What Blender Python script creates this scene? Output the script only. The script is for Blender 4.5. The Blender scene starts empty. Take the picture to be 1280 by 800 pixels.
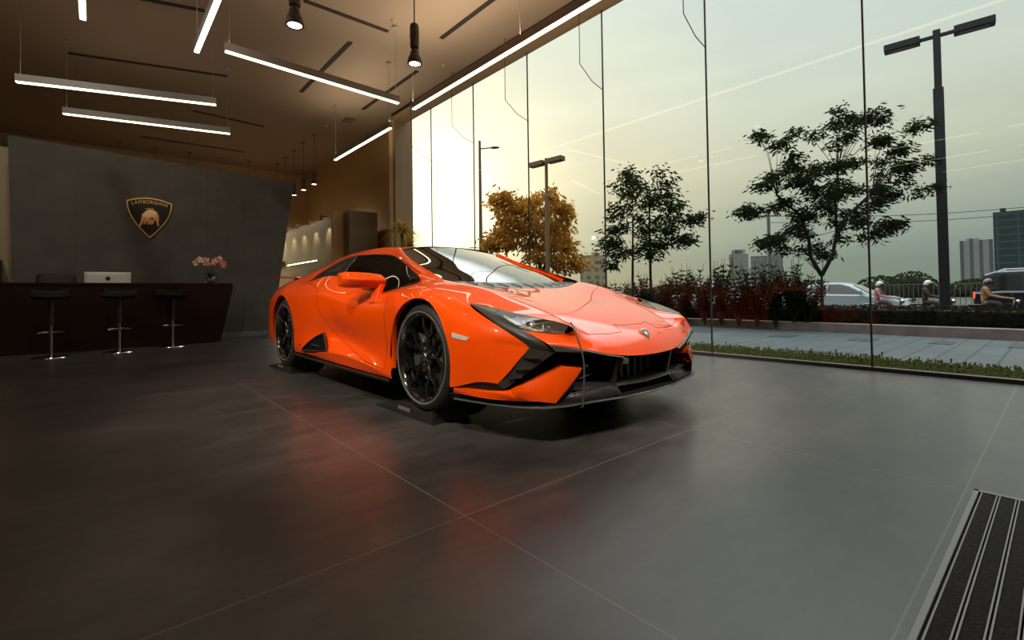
import bpy, bmesh, math, random
import numpy as np
from mathutils import Vector, Matrix
from mathutils.bvhtree import BVHTree
from math import sin, cos, pi, radians as R

SC = bpy.context.scene
COL = SC.collection
rnd = random.Random(7)

# ------------------------------------------------------------------ camera, sky, exposure
CAM_F = 600.0
cam_d = bpy.data.cameras.new('camera')
cam = bpy.data.objects.new('camera', cam_d)
COL.objects.link(cam)
cam_d.sensor_width = 36.0
cam_d.lens = 36.0 * CAM_F / 1280.0
cam_d.shift_y = -46.0 / 1280.0
cam_d.clip_start = 0.02
cam_d.clip_end = 2000
CAM_M = Matrix.Translation((0, 0, 0.78)) @ Matrix.Rotation(pi / 2 + 0.02, 4, 'X') @ Matrix.Rotation(-0.014, 4, 'Z')
cam.matrix_world = CAM_M
SC.camera = cam
SC.view_settings.view_transform = 'Standard'
SC.view_settings.look = 'None'
SC.view_settings.gamma = 1.0
SC.view_settings.use_curve_mapping = False
SC.view_settings.exposure = 0.0
SC.cycles.use_denoising = True
SC.cycles.max_bounces = 8
SC.cycles.transparent_max_bounces = 24
SC.cycles.sample_clamp_indirect = 6.0
SC.cycles.caustics_reflective = False
SC.cycles.caustics_refractive = False

# room frame: A runs along the glass wall (away from camera), N is its outward normal
A = Vector((-0.655, 0.7556, 0)).normalized()
N = Vector((0.7556, 0.655, 0)).normalized()
Z = Vector((0, 0, 1))
G0 = Vector((4.036, 3.811, 0))            # a point on the foot of the glass wall
def room(s, t, z=0.0):
    """s along the glass wall, t metres inwards from it."""
    return G0 + A * s - N * t + Z * z
def room_rot():
    return math.atan2(A.y, A.x)

SUN_DIR = Vector(((545 - 640) / 600, 1.0, (368 - 262) / 600)).normalized()
GLOW_AZ = Vector((SUN_DIR.x, SUN_DIR.y, 0)).normalized()

def build_world():
    w = bpy.data.worlds.new('world'); SC.world = w
    w.use_nodes = True
    nt = w.node_tree; nt.nodes.clear()
    L = nt.links.new
    out = nt.nodes.new('ShaderNodeOutputWorld')
    bg = nt.nodes.new('ShaderNodeBackground'); L(bg.outputs[0], out.inputs[0])
    tc = nt.nodes.new('ShaderNodeTexCoord')
    sep = nt.nodes.new('ShaderNodeSeparateXYZ'); L(tc.outputs['Generated'], sep.inputs[0])
    # elevation ramp: dusk sky away from the sun, unseen top brightened for windscreen reflections
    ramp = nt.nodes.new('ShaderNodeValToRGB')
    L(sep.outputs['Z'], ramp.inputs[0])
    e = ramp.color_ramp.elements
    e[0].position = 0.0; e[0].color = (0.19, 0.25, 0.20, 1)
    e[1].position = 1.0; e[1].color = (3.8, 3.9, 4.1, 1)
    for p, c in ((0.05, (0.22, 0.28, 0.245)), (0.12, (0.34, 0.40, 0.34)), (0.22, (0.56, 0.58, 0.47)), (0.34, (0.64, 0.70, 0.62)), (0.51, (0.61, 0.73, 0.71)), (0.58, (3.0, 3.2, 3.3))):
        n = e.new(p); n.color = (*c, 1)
    # glow round the low sun
    dot = nt.nodes.new('ShaderNodeVectorMath'); dot.operation = 'DOT_PRODUCT'
    L(tc.outputs['Generated'], dot.inputs[0]); dot.inputs[1].default_value = SUN_DIR
    g = nt.nodes.new('ShaderNodeValToRGB'); L(dot.outputs['Value'], g.inputs[0])
    ge = g.color_ramp.elements
    ge[0].position = 0.55; ge[0].color = (0, 0, 0, 1)
    ge[1].position = 1.0; ge[1].color = (.7, 0.62, 0.38, 1)
    for p, c in ((0.80, (0.07, 0.055, 0.02)), (0.93, (0.26, 0.18, 0.06)), (0.985, (0.40, 0.31, 0.14))):
        n = ge.new(p); n.color = (*c, 1)
    g2 = nt.nodes.new('ShaderNodeMath'); g2.operation = 'POWER'; g2.use_clamp = True
    L(dot.outputs['Value'], g2.inputs[0]); g2.inputs[1].default_value = 60
    g3 = nt.nodes.new('ShaderNodeMix'); g3.data_type = 'RGBA'; g3.blend_type = 'MIX'
    L(g2.outputs[0], g3.inputs[0]); g3.inputs[6].default_value = (0, 0, 0, 1); g3.inputs[7].default_value = (1.15, .85, 0.45, 1)
    # thin cloud streaks
    mp = nt.nodes.new('ShaderNodeMapping'); L(tc.outputs['Generated'], mp.inputs[0]); mp.inputs['Scale'].default_value = (1.5, 1.5, 9)
    nz = nt.nodes.new('ShaderNodeTexNoise'); L(mp.outputs[0], nz.inputs['Vector']); nz.inputs['Scale'].default_value = 2.2; nz.inputs['Detail'].default_value = 5
    nr = nt.nodes.new('ShaderNodeMapRange'); L(nz.outputs['Fac'], nr.inputs[0]); nr.inputs[1].default_value = 0.45; nr.inputs[2].default_value = 0.75
    nr.inputs[3].default_value = 1.0; nr.inputs[4].default_value = 1.07
    a1 = nt.nodes.new('ShaderNodeMix'); a1.data_type = 'RGBA'; a1.blend_type = 'ADD'; a1.inputs[0].default_value = 1
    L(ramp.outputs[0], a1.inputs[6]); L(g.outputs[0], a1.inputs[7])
    a2 = nt.nodes.new('ShaderNodeMix'); a2.data_type = 'RGBA'; a2.blend_type = 'ADD'; a2.inputs[0].default_value = 1
    L(a1.outputs[2], a2.inputs[6]); L(g3.outputs[2], a2.inputs[7])
    vm = nt.nodes.new('ShaderNodeVectorMath'); vm.operation = 'SCALE'
    L(a2.outputs[2], vm.inputs[0]); L(nr.outputs[0], vm.inputs['Scale'])
    # the sky is darker on the side away from the low sun
    az = nt.nodes.new('ShaderNodeVectorMath'); az.operation = 'DOT_PRODUCT'; L(tc.outputs['Generated'], az.inputs[0]); az.inputs[1].default_value = GLOW_AZ
    azr = nt.nodes.new('ShaderNodeMapRange'); azr.interpolation_type = 'SMOOTHSTEP'; L(az.outputs['Value'], azr.inputs[0]); azr.inputs[1].default_value = -.55; azr.inputs[2].default_value = .35; azr.inputs[3].default_value = .38; azr.inputs[4].default_value = 1
    vs = nt.nodes.new('ShaderNodeVectorMath'); vs.operation = 'SCALE'; L(vm.outputs[0], vs.inputs[0]); L(azr.outputs[0], vs.inputs['Scale']); vm = vs
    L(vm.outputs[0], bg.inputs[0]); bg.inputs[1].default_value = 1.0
    w.cycles.sampling_method = 'AUTOMATIC'
build_world()

# ------------------------------------------------------------------ helpers
MATS = {}
def mat(name, color=(0.5, 0.5, 0.5), rough=0.5, metal=0.0, coat=0.0, coat_rough=0.03, emit=None, emit_s=0.0, spec=0.5, noise=None, bump=None, alpha=1.0):
    if name in MATS: return MATS[name]
    m = bpy.data.materials.new(name); m.use_nodes = True
    nt = m.node_tree; b = nt.nodes['Principled BSDF']
    b.inputs['Base Color'].default_value = (*color, 1)
    b.inputs['Roughness'].default_value = rough
    b.inputs['Metallic'].default_value = metal
    b.inputs['Specular IOR Level'].default_value = spec
    b.inputs['Coat Weight'].default_value = coat
    b.inputs['Coat Roughness'].default_value = coat_rough
    if emit: b.inputs['Emission Color'].default_value = (*emit, 1); b.inputs['Emission Strength'].default_value = emit_s
    tc = None
    if noise or bump:
        tc = nt.nodes.new('ShaderNodeTexCoord')
    if noise:                      # (scale, dark colour, light colour)
        nz = nt.nodes.new('ShaderNodeTexNoise'); nt.links.new(tc.outputs['Object'], nz.inputs['Vector'])
        nz.inputs['Scale'].default_value = noise[0]; nz.inputs['Detail'].default_value = 6
        rp = nt.nodes.new('ShaderNodeValToRGB'); nt.links.new(nz.outputs['Fac'], rp.inputs[0])
        rp.color_ramp.elements[0].position = 0.35; rp.color_ramp.elements[0].color = (*noise[1], 1)
        rp.color_ramp.elements[1].position = 0.68; rp.color_ramp.elements[1].color = (*noise[2], 1)
        nt.links.new(rp.outputs[0], b.inputs['Base Color'])
    if bump:                       # (scale, strength)
        nb = nt.nodes.new('ShaderNodeTexNoise'); nt.links.new(tc.outputs['Object'], nb.inputs['Vector'])
        nb.inputs['Scale'].default_value = bump[0]; nb.inputs['Detail'].default_value = 4
        bp = nt.nodes.new('ShaderNodeBump'); bp.inputs['Strength'].default_value = bump[1]; bp.inputs['Distance'].default_value = 0.01
        nt.links.new(nb.outputs['Fac'], bp.inputs['Height']); nt.links.new(bp.outputs[0], b.inputs['Normal'])
    MATS[name] = m
    return m

def glass_mat(name, tint, refl_rough=0.0, ior=1.5, refl=1.0, double=False):
    """thin glass: tinted see-through plus fresnel mirror."""
    if name in MATS: return MATS[name]
    m = bpy.data.materials.new(name); m.use_nodes = True
    nt = m.node_tree; nt.nodes.clear(); L = nt.links.new
    out = nt.nodes.new('ShaderNodeOutputMaterial')
    tr = nt.nodes.new('ShaderNodeBsdfTransparent'); tr.inputs[0].default_value = (*tint, 1)
    gl = nt.nodes.new('ShaderNodeBsdfGlossy'); gl.inputs['Roughness'].default_value = refl_rough; gl.inputs[0].default_value = (1, 1, 1, 1)
    # schlick fresnel on |cos|, so that it also holds from behind
    geo = nt.nodes.new('ShaderNodeNewGeometry')
    d = nt.nodes.new('ShaderNodeVectorMath'); d.operation = 'DOT_PRODUCT'; L(geo.outputs['Normal'], d.inputs[0]); L(geo.outputs['Incoming'], d.inputs[1])
    ab = nt.nodes.new('ShaderNodeMath'); ab.operation = 'ABSOLUTE'; L(d.outputs['Value'], ab.inputs[0])
    su = nt.nodes.new('ShaderNodeMath'); su.operation = 'SUBTRACT'; su.inputs[0].default_value = 1; L(ab.outputs[0], su.inputs[1])
    pw = nt.nodes.new('ShaderNodeMath'); pw.operation = 'POWER'; L(su.outputs[0], pw.inputs[0]); pw.inputs[1].default_value = 5
    r0 = ((ior - 1) / (ior + 1)) ** 2 * 1.9
    mr = nt.nodes.new('ShaderNodeMath'); mr.operation = 'MULTIPLY_ADD'; L(pw.outputs[0], mr.inputs[0]); mr.inputs[1].default_value = (1 - r0) * refl; mr.inputs[2].default_value = r0 * refl
    if double:                      # both faces of the pane: 2F / (1 + F)
        t2 = nt.nodes.new('ShaderNodeMath'); t2.operation = 'MULTIPLY'; L(mr.outputs[0], t2.inputs[0]); t2.inputs[1].default_value = 2
        a2 = nt.nodes.new('ShaderNodeMath'); a2.operation = 'ADD'; L(mr.outputs[0], a2.inputs[0]); a2.inputs[1].default_value = 1
        mr = nt.nodes.new('ShaderNodeMath'); mr.operation = 'DIVIDE'; L(t2.outputs[0], mr.inputs[0]); L(a2.outputs[0], mr.inputs[1])
    mx = nt.nodes.new('ShaderNodeMixShader'); L(mr.outputs[0], mx.inputs[0]); L(tr.outputs[0], mx.inputs[1]); L(gl.outputs[0], mx.inputs[2])
    L(mx.outputs[0], out.inputs[0])
    MATS[name] = m
    return m

def finish(o, parent=None, label=None, cat=None, group=None, kind=None):
    if parent is not None: o.parent = parent
    if label: o['label'] = label
    if cat: o['category'] = cat
    if group: o['group'] = group
    if kind: o['kind'] = kind
    return o

def empty(name, loc=(0, 0, 0), rz=0.0, label=None, cat=None, group=None):
    o = bpy.data.objects.new(name, None); COL.objects.link(o)
    o.empty_display_size = 0.1
    o.location = loc; o.rotation_euler = (0, 0, rz)
    return finish(o, None, label, cat, group)

def copy_tree(o, parent=None):
    c = o.copy(); COL.objects.link(c)
    if parent is not None: c.parent = parent
    for ch in list(o.children): copy_tree(ch, c)
    return c

class MB:
    """collects polygons, builds them as one mesh object"""
    def __init__(s): s.v = []; s.f = []; s.mi = []; s.cur = 0
    def add(s, vs, fs):
        b = len(s.v); s.v += [tuple(p) for p in vs]
        for f in fs: s.f.append(tuple(b + i for i in f)); s.mi.append(s.cur)
        return s
    def box(s, c, d, rz=0.0, M=None):
        cx, cy, cz = c; dx, dy, dz = d[0] / 2, d[1] / 2, d[2] / 2
        vs = [Vector((x * dx, y * dy, z * dz)) for z in (-1, 1) for y in (-1, 1) for x in (-1, 1)]
        if rz: vs = [Matrix.Rotation(rz, 3, 'Z') @ v for v in vs]
        vs = [v + Vector(c) for v in vs]
        if M is not None: vs = [M @ v for v in vs]
        return s.add(vs, [(0, 2, 3, 1), (4, 5, 7, 6), (0, 1, 5, 4), (2, 6, 7, 3), (0, 4, 6, 2), (1, 3, 7, 5)])
    def beam(s, p, q, w, h, up=Z):
        p = Vector(p); q = Vector(q); d = (q - p).normalized()
        sd = d.cross(Vector(up)); sd = sd.normalized() if sd.length > 1e-6 else Vector((1, 0, 0)); u = sd.cross(d)
        vs = [e + sd * a * w / 2 + u * b * h / 2 for e in (p, q) for b in (-1, 1) for a in (-1, 1)]
        return s.add(vs, [(0, 2, 3, 1), (4, 5, 7, 6), (0, 1, 5, 4), (2, 6, 7, 3), (0, 4, 6, 2), (1, 3, 7, 5)])
    def tube(s, pts, r, n=8, caps=True, M=None):
        pts = [Vector(p) for p in pts]; m = len(pts)
        rs = r if isinstance(r, (list, tuple)) else [r] * m
        vs = []; prev = None
        for i, p in enumerate(pts):
            d = (pts[min(i + 1, m - 1)] - pts[max(i - 1, 0)]).normalized()
            if prev is None:
                ref = Vector((0, 0, 1)) if abs(d.z) < 0.9 else Vector((1, 0, 0))
                a = d.cross(ref).normalized()
            else:
                a = (prev - d * prev.dot(d)); a = a.normalized() if a.length > 1e-6 else prev
            prev = a; b = d.cross(a)
            for k in range(n):
                t = 2 * pi * k / n; vs.append(p + (a * cos(t) + b * sin(t)) * rs[i])
        if M is not None: vs = [M @ v for v in vs]
        fs = [(i * n + k, i * n + (k + 1) % n, (i + 1) * n + (k + 1) % n, (i + 1) * n + k) for i in range(m - 1) for k in range(n)]
        if caps: fs += [tuple(range(n))[::-1], tuple((m - 1) * n + k for k in range(n))]
        return s.add(vs, fs)
    def lathe(s, prof, n=24, M=None, close=False):
        """prof: (radius, z) pairs round the local z axis"""
        vs = [Vector((r * cos(2 * pi * k / n), r * sin(2 * pi * k / n), z)) for r, z in prof for k in range(n)]
        if M is not None: vs = [M @ v for v in vs]
        m = len(prof)
        fs = [(i * n + k, i * n + (k + 1) % n, ((i + 1) % m) * n + (k + 1) % n, ((i + 1) % m) * n + k) for i in range(m if close else m - 1) for k in range(n)]
        return s.add(vs, fs)
    def prism(s, poly, ext, M=None):
        """closed 3D polygon pushed along vector ext"""
        ext = Vector(ext); n = len(poly); p = [Vector(a) for a in poly]; vs = p + [a + ext for a in p]
        if M is not None: vs = [M @ v for v in vs]
        fs = [tuple(range(n))[::-1], tuple(range(n, 2 * n))] + [(i, (i + 1) % n, n + (i + 1) % n, n + i) for i in range(n)]
        return s.add(vs, fs)
    def sheet(s, rows):
        m = len(rows); n = len(rows[0])
        return s.add([p for r in rows for p in r], [(i * n + j, i * n + j + 1, (i + 1) * n + j + 1, (i + 1) * n + j) for i in range(m - 1) for j in range(n - 1)])
    def ball(s, c, r, n=12, m=8, M=None):
        r = r if isinstance(r, (tuple, list)) else (r, r, r)
        vs = []
        for i in range(m + 1):
            t = pi * i / m
            for k in range(n):
                vs.append(Vector((c[0] + r[0] * sin(t) * cos(2 * pi * k / n), c[1] + r[1] * sin(t) * sin(2 * pi * k / n), c[2] + r[2] * cos(t))))
        if M is not None: vs = [M @ v for v in vs]
        return s.add(vs, [(i * n + k, (i + 1) * n + k, (i + 1) * n + (k + 1) % n, i * n + (k + 1) % n) for i in range(m) for k in range(n)])
    def build(s, name, material, parent=None, smooth=None, bevel=0.0, subd=0, solid=0.0, label=None, cat=None, group=None, kind=None, loc=None, rz=0.0, fix=True, offset=-1):
        me = bpy.data.meshes.new(name)
        me.from_pydata(s.v, [], s.f)
        ms = material if isinstance(material, (list, tuple)) else [material]
        for m in ms: me.materials.append(m)
        if len(ms) > 1: me.polygons.foreach_set('material_index', s.mi)
        if fix:
            bm = bmesh.new(); bm.from_mesh(me); bmesh.ops.remove_doubles(bm, verts=bm.verts, dist=1e-5)
            bmesh.ops.recalc_face_normals(bm, faces=bm.faces); bm.to_mesh(me); bm.free()
        o = bpy.data.objects.new(name, me); COL.objects.link(o)
        if loc is not None: o.location = loc
        if rz: o.rotation_euler = (0, 0, rz)
        if solid:
            md = o.modifiers.new('solid', 'SOLIDIFY'); md.thickness = solid; md.offset = offset
        if bevel:
            md = o.modifiers.new('bevel', 'BEVEL'); md.width = bevel; md.segments = 2; md.limit_method = 'ANGLE'; md.angle_limit = R(35)
        if subd:
            md = o.modifiers.new('sub', 'SUBSURF'); md.levels = subd; md.render_levels = subd
        if smooth is not None:
            me.shade_smooth()
            if smooth < 180:
                me.set_sharp_from_angle(angle=R(smooth))
        return finish(o, parent, label, cat, group, kind)

def text_obj(body, size, depth, material, M, name='lettering', parent=None, align='CENTER', sx=1.0):
    cu = bpy.data.curves.new(name, 'FONT'); cu.body = body; cu.size = size; cu.extrude = depth; cu.align_x = align; cu.align_y = 'CENTER'
    o = bpy.data.objects.new('tmp', cu); COL.objects.link(o)
    dg = bpy.context.evaluated_depsgraph_get(); me = bpy.data.meshes.new_from_object(o.evaluated_get(dg))
    bpy.data.objects.remove(o); bpy.data.curves.remove(cu)
    me.name = name; me.transform(M @ Matrix.Diagonal((sx, 1, 1, 1))); me.materials.clear(); me.materials.append(material)
    t = bpy.data.objects.new(name, me); COL.objects.link(t)
    return finish(t, parent)
# ------------------------------------------------------------------ materials
ORANGE = mat('orange_paint', (0.90, 0.078, 0.0), rough=0.42, coat=1.0, coat_rough=0.015, spec=0.15)
BLACKP = mat('black_plastic', (0.012, 0.011, 0.011), rough=0.38)
BLACKM = mat('matt_black', (0.0025, 0.0025, 0.0025), rough=0.8, spec=0.08)
BLACKG = mat('gloss_black', (0.006, 0.006, 0.006), rough=0.12, coat=1.0)
GREYTRIM = mat('grey_composite', (0.045, 0.040, 0.034), rough=0.42)
RUBBER = mat('tyre_rubber', (0.009, 0.0082, 0.0075), rough=0.6, bump=(60, 0.15))
CHROME = mat('chrome', (0.55, 0.55, 0.55), rough=0.14, metal=1.0)
STEEL = mat('steel', (0.35, 0.34, 0.33), rough=0.35, metal=1.0)
DARKMETAL = mat('dark_metal', (0.03, 0.03, 0.032), rough=0.4, metal=0.6)
CARGLASS = glass_mat('car_glass', (0.32, 0.29, 0.24), refl=1.0)
WINDSHIELD = glass_mat('windscreen_glass', (0.30, 0.28, 0.25), refl=1.0, double=True)
LENS = glass_mat('lens_glass', (0.8, 0.8, 0.8), refl=0.8)
SHOPGLASS = glass_mat('shop_glass', (0.93, 0.95, 0.93), refl=0.32)
def stone_floor():
    m = bpy.data.materials.new('stone_tile'); m.use_nodes = True
    nt = m.node_tree; b = nt.nodes['Principled BSDF']; L = nt.links.new
    g = nt.nodes.new('ShaderNodeTexCoord')
    mp = nt.nodes.new('ShaderNodeMapping'); L(g.outputs['Object'], mp.inputs[0]); mp.inputs['Scale'].default_value = (1, .55, 1)
    n1 = nt.nodes.new('ShaderNodeTexNoise'); L(mp.outputs[0], n1.inputs['Vector']); n1.inputs['Scale'].default_value = 1.6; n1.inputs['Detail'].default_value = 4; n1.inputs['Roughness'].default_value = .62
    r = nt.nodes.new('ShaderNodeValToRGB'); L(n1.outputs['Fac'], r.inputs[0])
    r.color_ramp.elements[0].position = .10; r.color_ramp.elements[0].color = (.006, .006, .006, 1)
    r.color_ramp.elements[1].position = .90; r.color_ramp.elements[1].color = (.108, .096, .089, 1)
    n2 = nt.nodes.new('ShaderNodeTexNoise'); mp2 = nt.nodes.new('ShaderNodeMapping'); L(g.outputs['Object'], mp2.inputs[0]); mp2.inputs['Scale'].default_value = (4.2, 1.3, 1); L(mp2.outputs[0], n2.inputs['Vector']); n2.inputs['Scale'].default_value = 2.2; n2.inputs['Detail'].default_value = 10; n2.inputs['Roughness'].default_value = .68
    mx = nt.nodes.new('ShaderNodeMix'); mx.data_type = 'RGBA'; mx.blend_type = 'OVERLAY'; mx.inputs[0].default_value = .85; L(r.outputs[0], mx.inputs[6]); L(n2.outputs['Fac'], mx.inputs[7])
    # joints: tiles 1.13 m along x (the wall direction), 1.56 m along y
    sp = nt.nodes.new('ShaderNodeSeparateXYZ'); L(g.outputs['Object'], sp.inputs[0])
    def joint(sock, off, size):
        a = nt.nodes.new('ShaderNodeMath'); a.operation = 'ADD'; L(sock, a.inputs[0]); a.inputs[1].default_value = -off + size * 100.5
        d = nt.nodes.new('ShaderNodeMath'); d.operation = 'MODULO'; L(a.outputs[0], d.inputs[0]); d.inputs[1].default_value = size
        s = nt.nodes.new('ShaderNodeMath'); s.operation = 'SUBTRACT'; L(d.outputs[0], s.inputs[0]); s.inputs[1].default_value = size / 2
        ab = nt.nodes.new('ShaderNodeMath'); ab.operation = 'ABSOLUTE'; L(s.outputs[0], ab.inputs[0])
        lt = nt.nodes.new('ShaderNodeMath'); lt.operation = 'LESS_THAN'; L(ab.outputs[0], lt.inputs[0]); lt.inputs[1].default_value = .0028
        return lt
    j1 = joint(sp.outputs['X'], .035, 1.13); j2 = joint(sp.outputs['Y'], 3.02, 1.545)
    mxj = nt.nodes.new('ShaderNodeMath'); mxj.operation = 'MAXIMUM'; L(j1.outputs[0], mxj.inputs[0]); L(j2.outputs[0], mxj.inputs[1])
    m2 = nt.nodes.new('ShaderNodeMix'); m2.data_type = 'RGBA'; L(mxj.outputs[0], m2.inputs[0]); L(mx.outputs[2], m2.inputs[6]); m2.inputs[7].default_value = (.165, .145, .125, 1)
    L(m2.outputs[2], b.inputs['Base Color'])
    rr = nt.nodes.new('ShaderNodeMapRange'); L(n1.outputs['Fac'], rr.inputs[0]); rr.inputs[3].default_value = .36; rr.inputs[4].default_value = .28; rr.inputs[1].default_value = .05; rr.inputs[2].default_value = .95
    L(rr.outputs[0], b.inputs['Roughness']); b.inputs['Specular IOR Level'].default_value = .60
    bp = nt.nodes.new('ShaderNodeBump'); bp.inputs['Strength'].default_value = .05; bp.inputs['Distance'].default_value = .004; L(n2.outputs['Fac'], bp.inputs['Height'])
    return m
FLOOR = stone_floor()
CEIL = mat('ceiling_paint', (.34, .26, .19), rough=.75)
WALLB = mat('brown_wall', (.50, .33, .16), rough=.7)
SLAB = mat('grey_plaster', (.10, .092, .080), rough=.7, noise=(2.6, (.068, .062, .054), (.092, .083, .071)), bump=(9, .3))
LIGHTHOUSE = mat('light_housing_grey', (.30, .29, .27), rough=.45)
STRIPGLOW = mat('strip_glow', (1, 1, 1), emit=(1.0, .86, .58), emit_s=4.2)
SPOTGLOW = mat('spot_glow', (1, 1, 1), emit=(1.0, .88, .66), emit_s=9.0)
SLOT = mat('slot_dark', (.02, .016, .013), rough=.8)
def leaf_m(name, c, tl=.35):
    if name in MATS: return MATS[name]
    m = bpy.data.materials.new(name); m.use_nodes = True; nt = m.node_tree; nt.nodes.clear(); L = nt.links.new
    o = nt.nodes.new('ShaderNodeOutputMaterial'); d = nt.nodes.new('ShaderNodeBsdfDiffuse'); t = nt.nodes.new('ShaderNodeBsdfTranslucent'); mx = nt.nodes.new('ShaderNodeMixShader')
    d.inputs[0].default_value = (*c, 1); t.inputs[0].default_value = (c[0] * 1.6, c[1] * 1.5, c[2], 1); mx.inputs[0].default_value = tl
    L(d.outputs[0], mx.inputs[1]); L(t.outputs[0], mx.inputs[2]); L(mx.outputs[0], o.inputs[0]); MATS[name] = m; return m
# ------------------------------------------------------------------ the showroom shell (room frame: local x = s, local y = -t)
def rbox(m, s0, s1, t0, t1, z0, z1):
    m.box(((s0 + s1) / 2, (t0 + t1) / 2, (z0 + z1) / 2), (abs(s1 - s0), abs(t1 - t0), z1 - z0)); return m
RA = room_rot()
def rbuild(m, name, material, **kw):
    return m.build(name, material, loc=G0, rz=RA, **kw)
S0, S1, T1 = -6.5, 17.2, 13.0
CZ = 5.0
MULL = [-6.82 + 1.56 * k for k in range(12)]           # glass joints, last one by the corner pillar
MULL = [s for s in MULL if s < 10] ; 
MULL = [.98 - 1.56 * 4, .98 - 1.56 * 3, .98 - 1.56 * 2, .98 - 1.56, .98, 2.54, 4.09, 5.69, 7.24, 8.80]
rbuild(rbox(MB(), S0, S1, -.02, T1, -.25, 0), 'floor', FLOOR, kind='structure')
rbuild(rbox(MB(), S0, S1, -.02, T1, CZ, CZ + .2), 'ceiling', CEIL, kind='structure')
rbuild(rbox(MB(), 10.2, S1, -.2, .0, -.25, CZ), 'wall_right', WALLB, kind='structure')
rbuild(rbox(MB(), S1, S1 + .2, -.2, T1, -.25, CZ), 'wall_back', WALLB, kind='structure')
rbuild(rbox(MB(), S0, S1, T1, T1 + .2, -.25, CZ), 'wall_left', WALLB, kind='structure')
rbuild(rbox(MB(), S0 - .2, S0, -.2, T1 + .2, -.25, CZ), 'wall_rear', WALLB, kind='structure')
# soffit over the glass, corner pillar, sill profile
rbuild(rbox(MB(), S0, 10.0, -.05, .28, 4.87, CZ), 'trim_1', mat('soffit_beige', (.42, .30, .17), rough=.6), kind='structure')
rbuild(rbox(MB(), S0, 10.0, .30, .34, 4.955, CZ), 'trim_2', SLOT, kind='structure')
rbuild(rbox(MB(), 9.98, 10.2, -.2, .26, 0, CZ), 'trim_3', mat('pillar_brown', (.34, .22, .12), rough=.6), kind='structure')
rbuild(rbox(MB(), 10.08, 10.2, .26, .30, 0, 4.9), 'trim_4', mat('pillar_beige', (.85, .72, .45), rough=.6), kind='structure')
rbuild(rbox(MB(), S0, 10.0, -.04, .04, 0, .035), 'trim_5', mat('sill_dark', (.05, .047, .042), rough=.5), kind='structure')
edges = [S0] + MULL + [9.98]
n = 1
for a, b in zip(edges, edges[1:]):
    rbuild(MB().add([(a + .006, 0, .03), (b - .006, 0, .03), (b - .006, 0, 4.87), (a + .006, 0, 4.87)], [(0, 1, 2, 3)]), f'window_{n}', SHOPGLASS, kind='structure', fix=False)
    n += 1
k = 6
for s in MULL:
    rbuild(rbox(MB(), s - .007, s + .007, -.010, .010, .03, 4.87), f'trim_{k}', mat('joint_silicone', (.045, .038, .03), rough=.5), kind='structure'); k += 1
# hanging glass fins behind the joints
FIN_EDGE = mat('fin_edge', (.05, .055, .05), rough=.3)
for i, s in enumerate(MULL[4:]):
    fin = [(0, 4.95), (.50, 4.95), (.50, 3.93), (.24, 3.76), (.0, 3.70)]
    pts = [Vector((s, t, z)) for t, z in fin]
    where = ["above the dark off-roader at the right", 'in front of the thin utility pole', 'above the twin-stemmed street tree', 'above the golden tree', 'beside the tall single-arm street lamp', 'nearest the corner pillar'][i]
    f = empty('glass_fin', G0, RA, 'clear glass stiffening fin with cut corner, ' + where, 'glass fin', 'glass fins along the window wall')
    MB().add(pts, [tuple(range(5))]).build('fin_pane', glass_mat('fin_glass', (.97, .98, .97), refl=.3), f, fix=False)
    m = MB(); m.tube([p for p in pts[1:]], .0055, 6); m.tube([pts[0], pts[1]], .004, 6); m.build('fin_edge', FIN_EDGE, f, smooth=60)

# grey plaster feature wall behind the reception, with slanting end
m = MB(); m.prism([(10.38, 2.83, 0), (10.38, 6.50, 0), (10.38, 6.58, 3.32), (10.38, 2.40, 3.17)], (.28, 0, 0))
rbuild(m, 'wall_feature', SLAB, kind='structure')
rbuild(rbox(MB(), 10.355, 10.38, 2.86, 6.48, 0, .09), 'baseboard_feature', mat('skirting_grey', (.16, .15, .14), rough=.4), kind='structure')
for i_, t_ in enumerate((3.35, 3.95, 4.55, 5.15, 5.80)): rbuild(rbox(MB(), 10.377, 10.381, t_, t_ + .004, .09, 3.17), f'trim_{60 + i_}', mat('groove_dark', (.045, .040, .034), rough=.8), kind='structure')
# inner office block by the far corner, top at 2.8 m
m = MB(); rbox(m, 10.75, S1, .35, 1.06, 0, 2.78)
rbuild(m, 'wall_partition', mat('partition_brown', (.20, .15, .085), rough=.65), kind='structure')
NICHE = mat('niche_plaster', (.42, .36, .24), rough=.6)
rbuild(rbox(MB(), 11.15, S1, 1.06, 1.10, 0, 2.70), 'wall_niche', NICHE, kind='structure')
rbuild(rbox(MB(), 11.1, 11.16, 1.06, 1.32, 0, 2.78), 'trim_20', WALLB, kind='structure')
# wall strip left of the reception, lit from the side
rbuild(rbox(MB(), 11.6, 11.8, 6.2, 9.5, 0, 3.4), 'wall_side', mat('warm_plaster', (.45, .36, .22), rough=.7), kind='structure')
rbuild(rbox(MB(), 11.0, 11.58, 6.75, 7.6, 0, 1.45), 'trim_21', mat('dark_cabinet', (.02, .014, .01), rough=.5), kind='structure')

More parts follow.
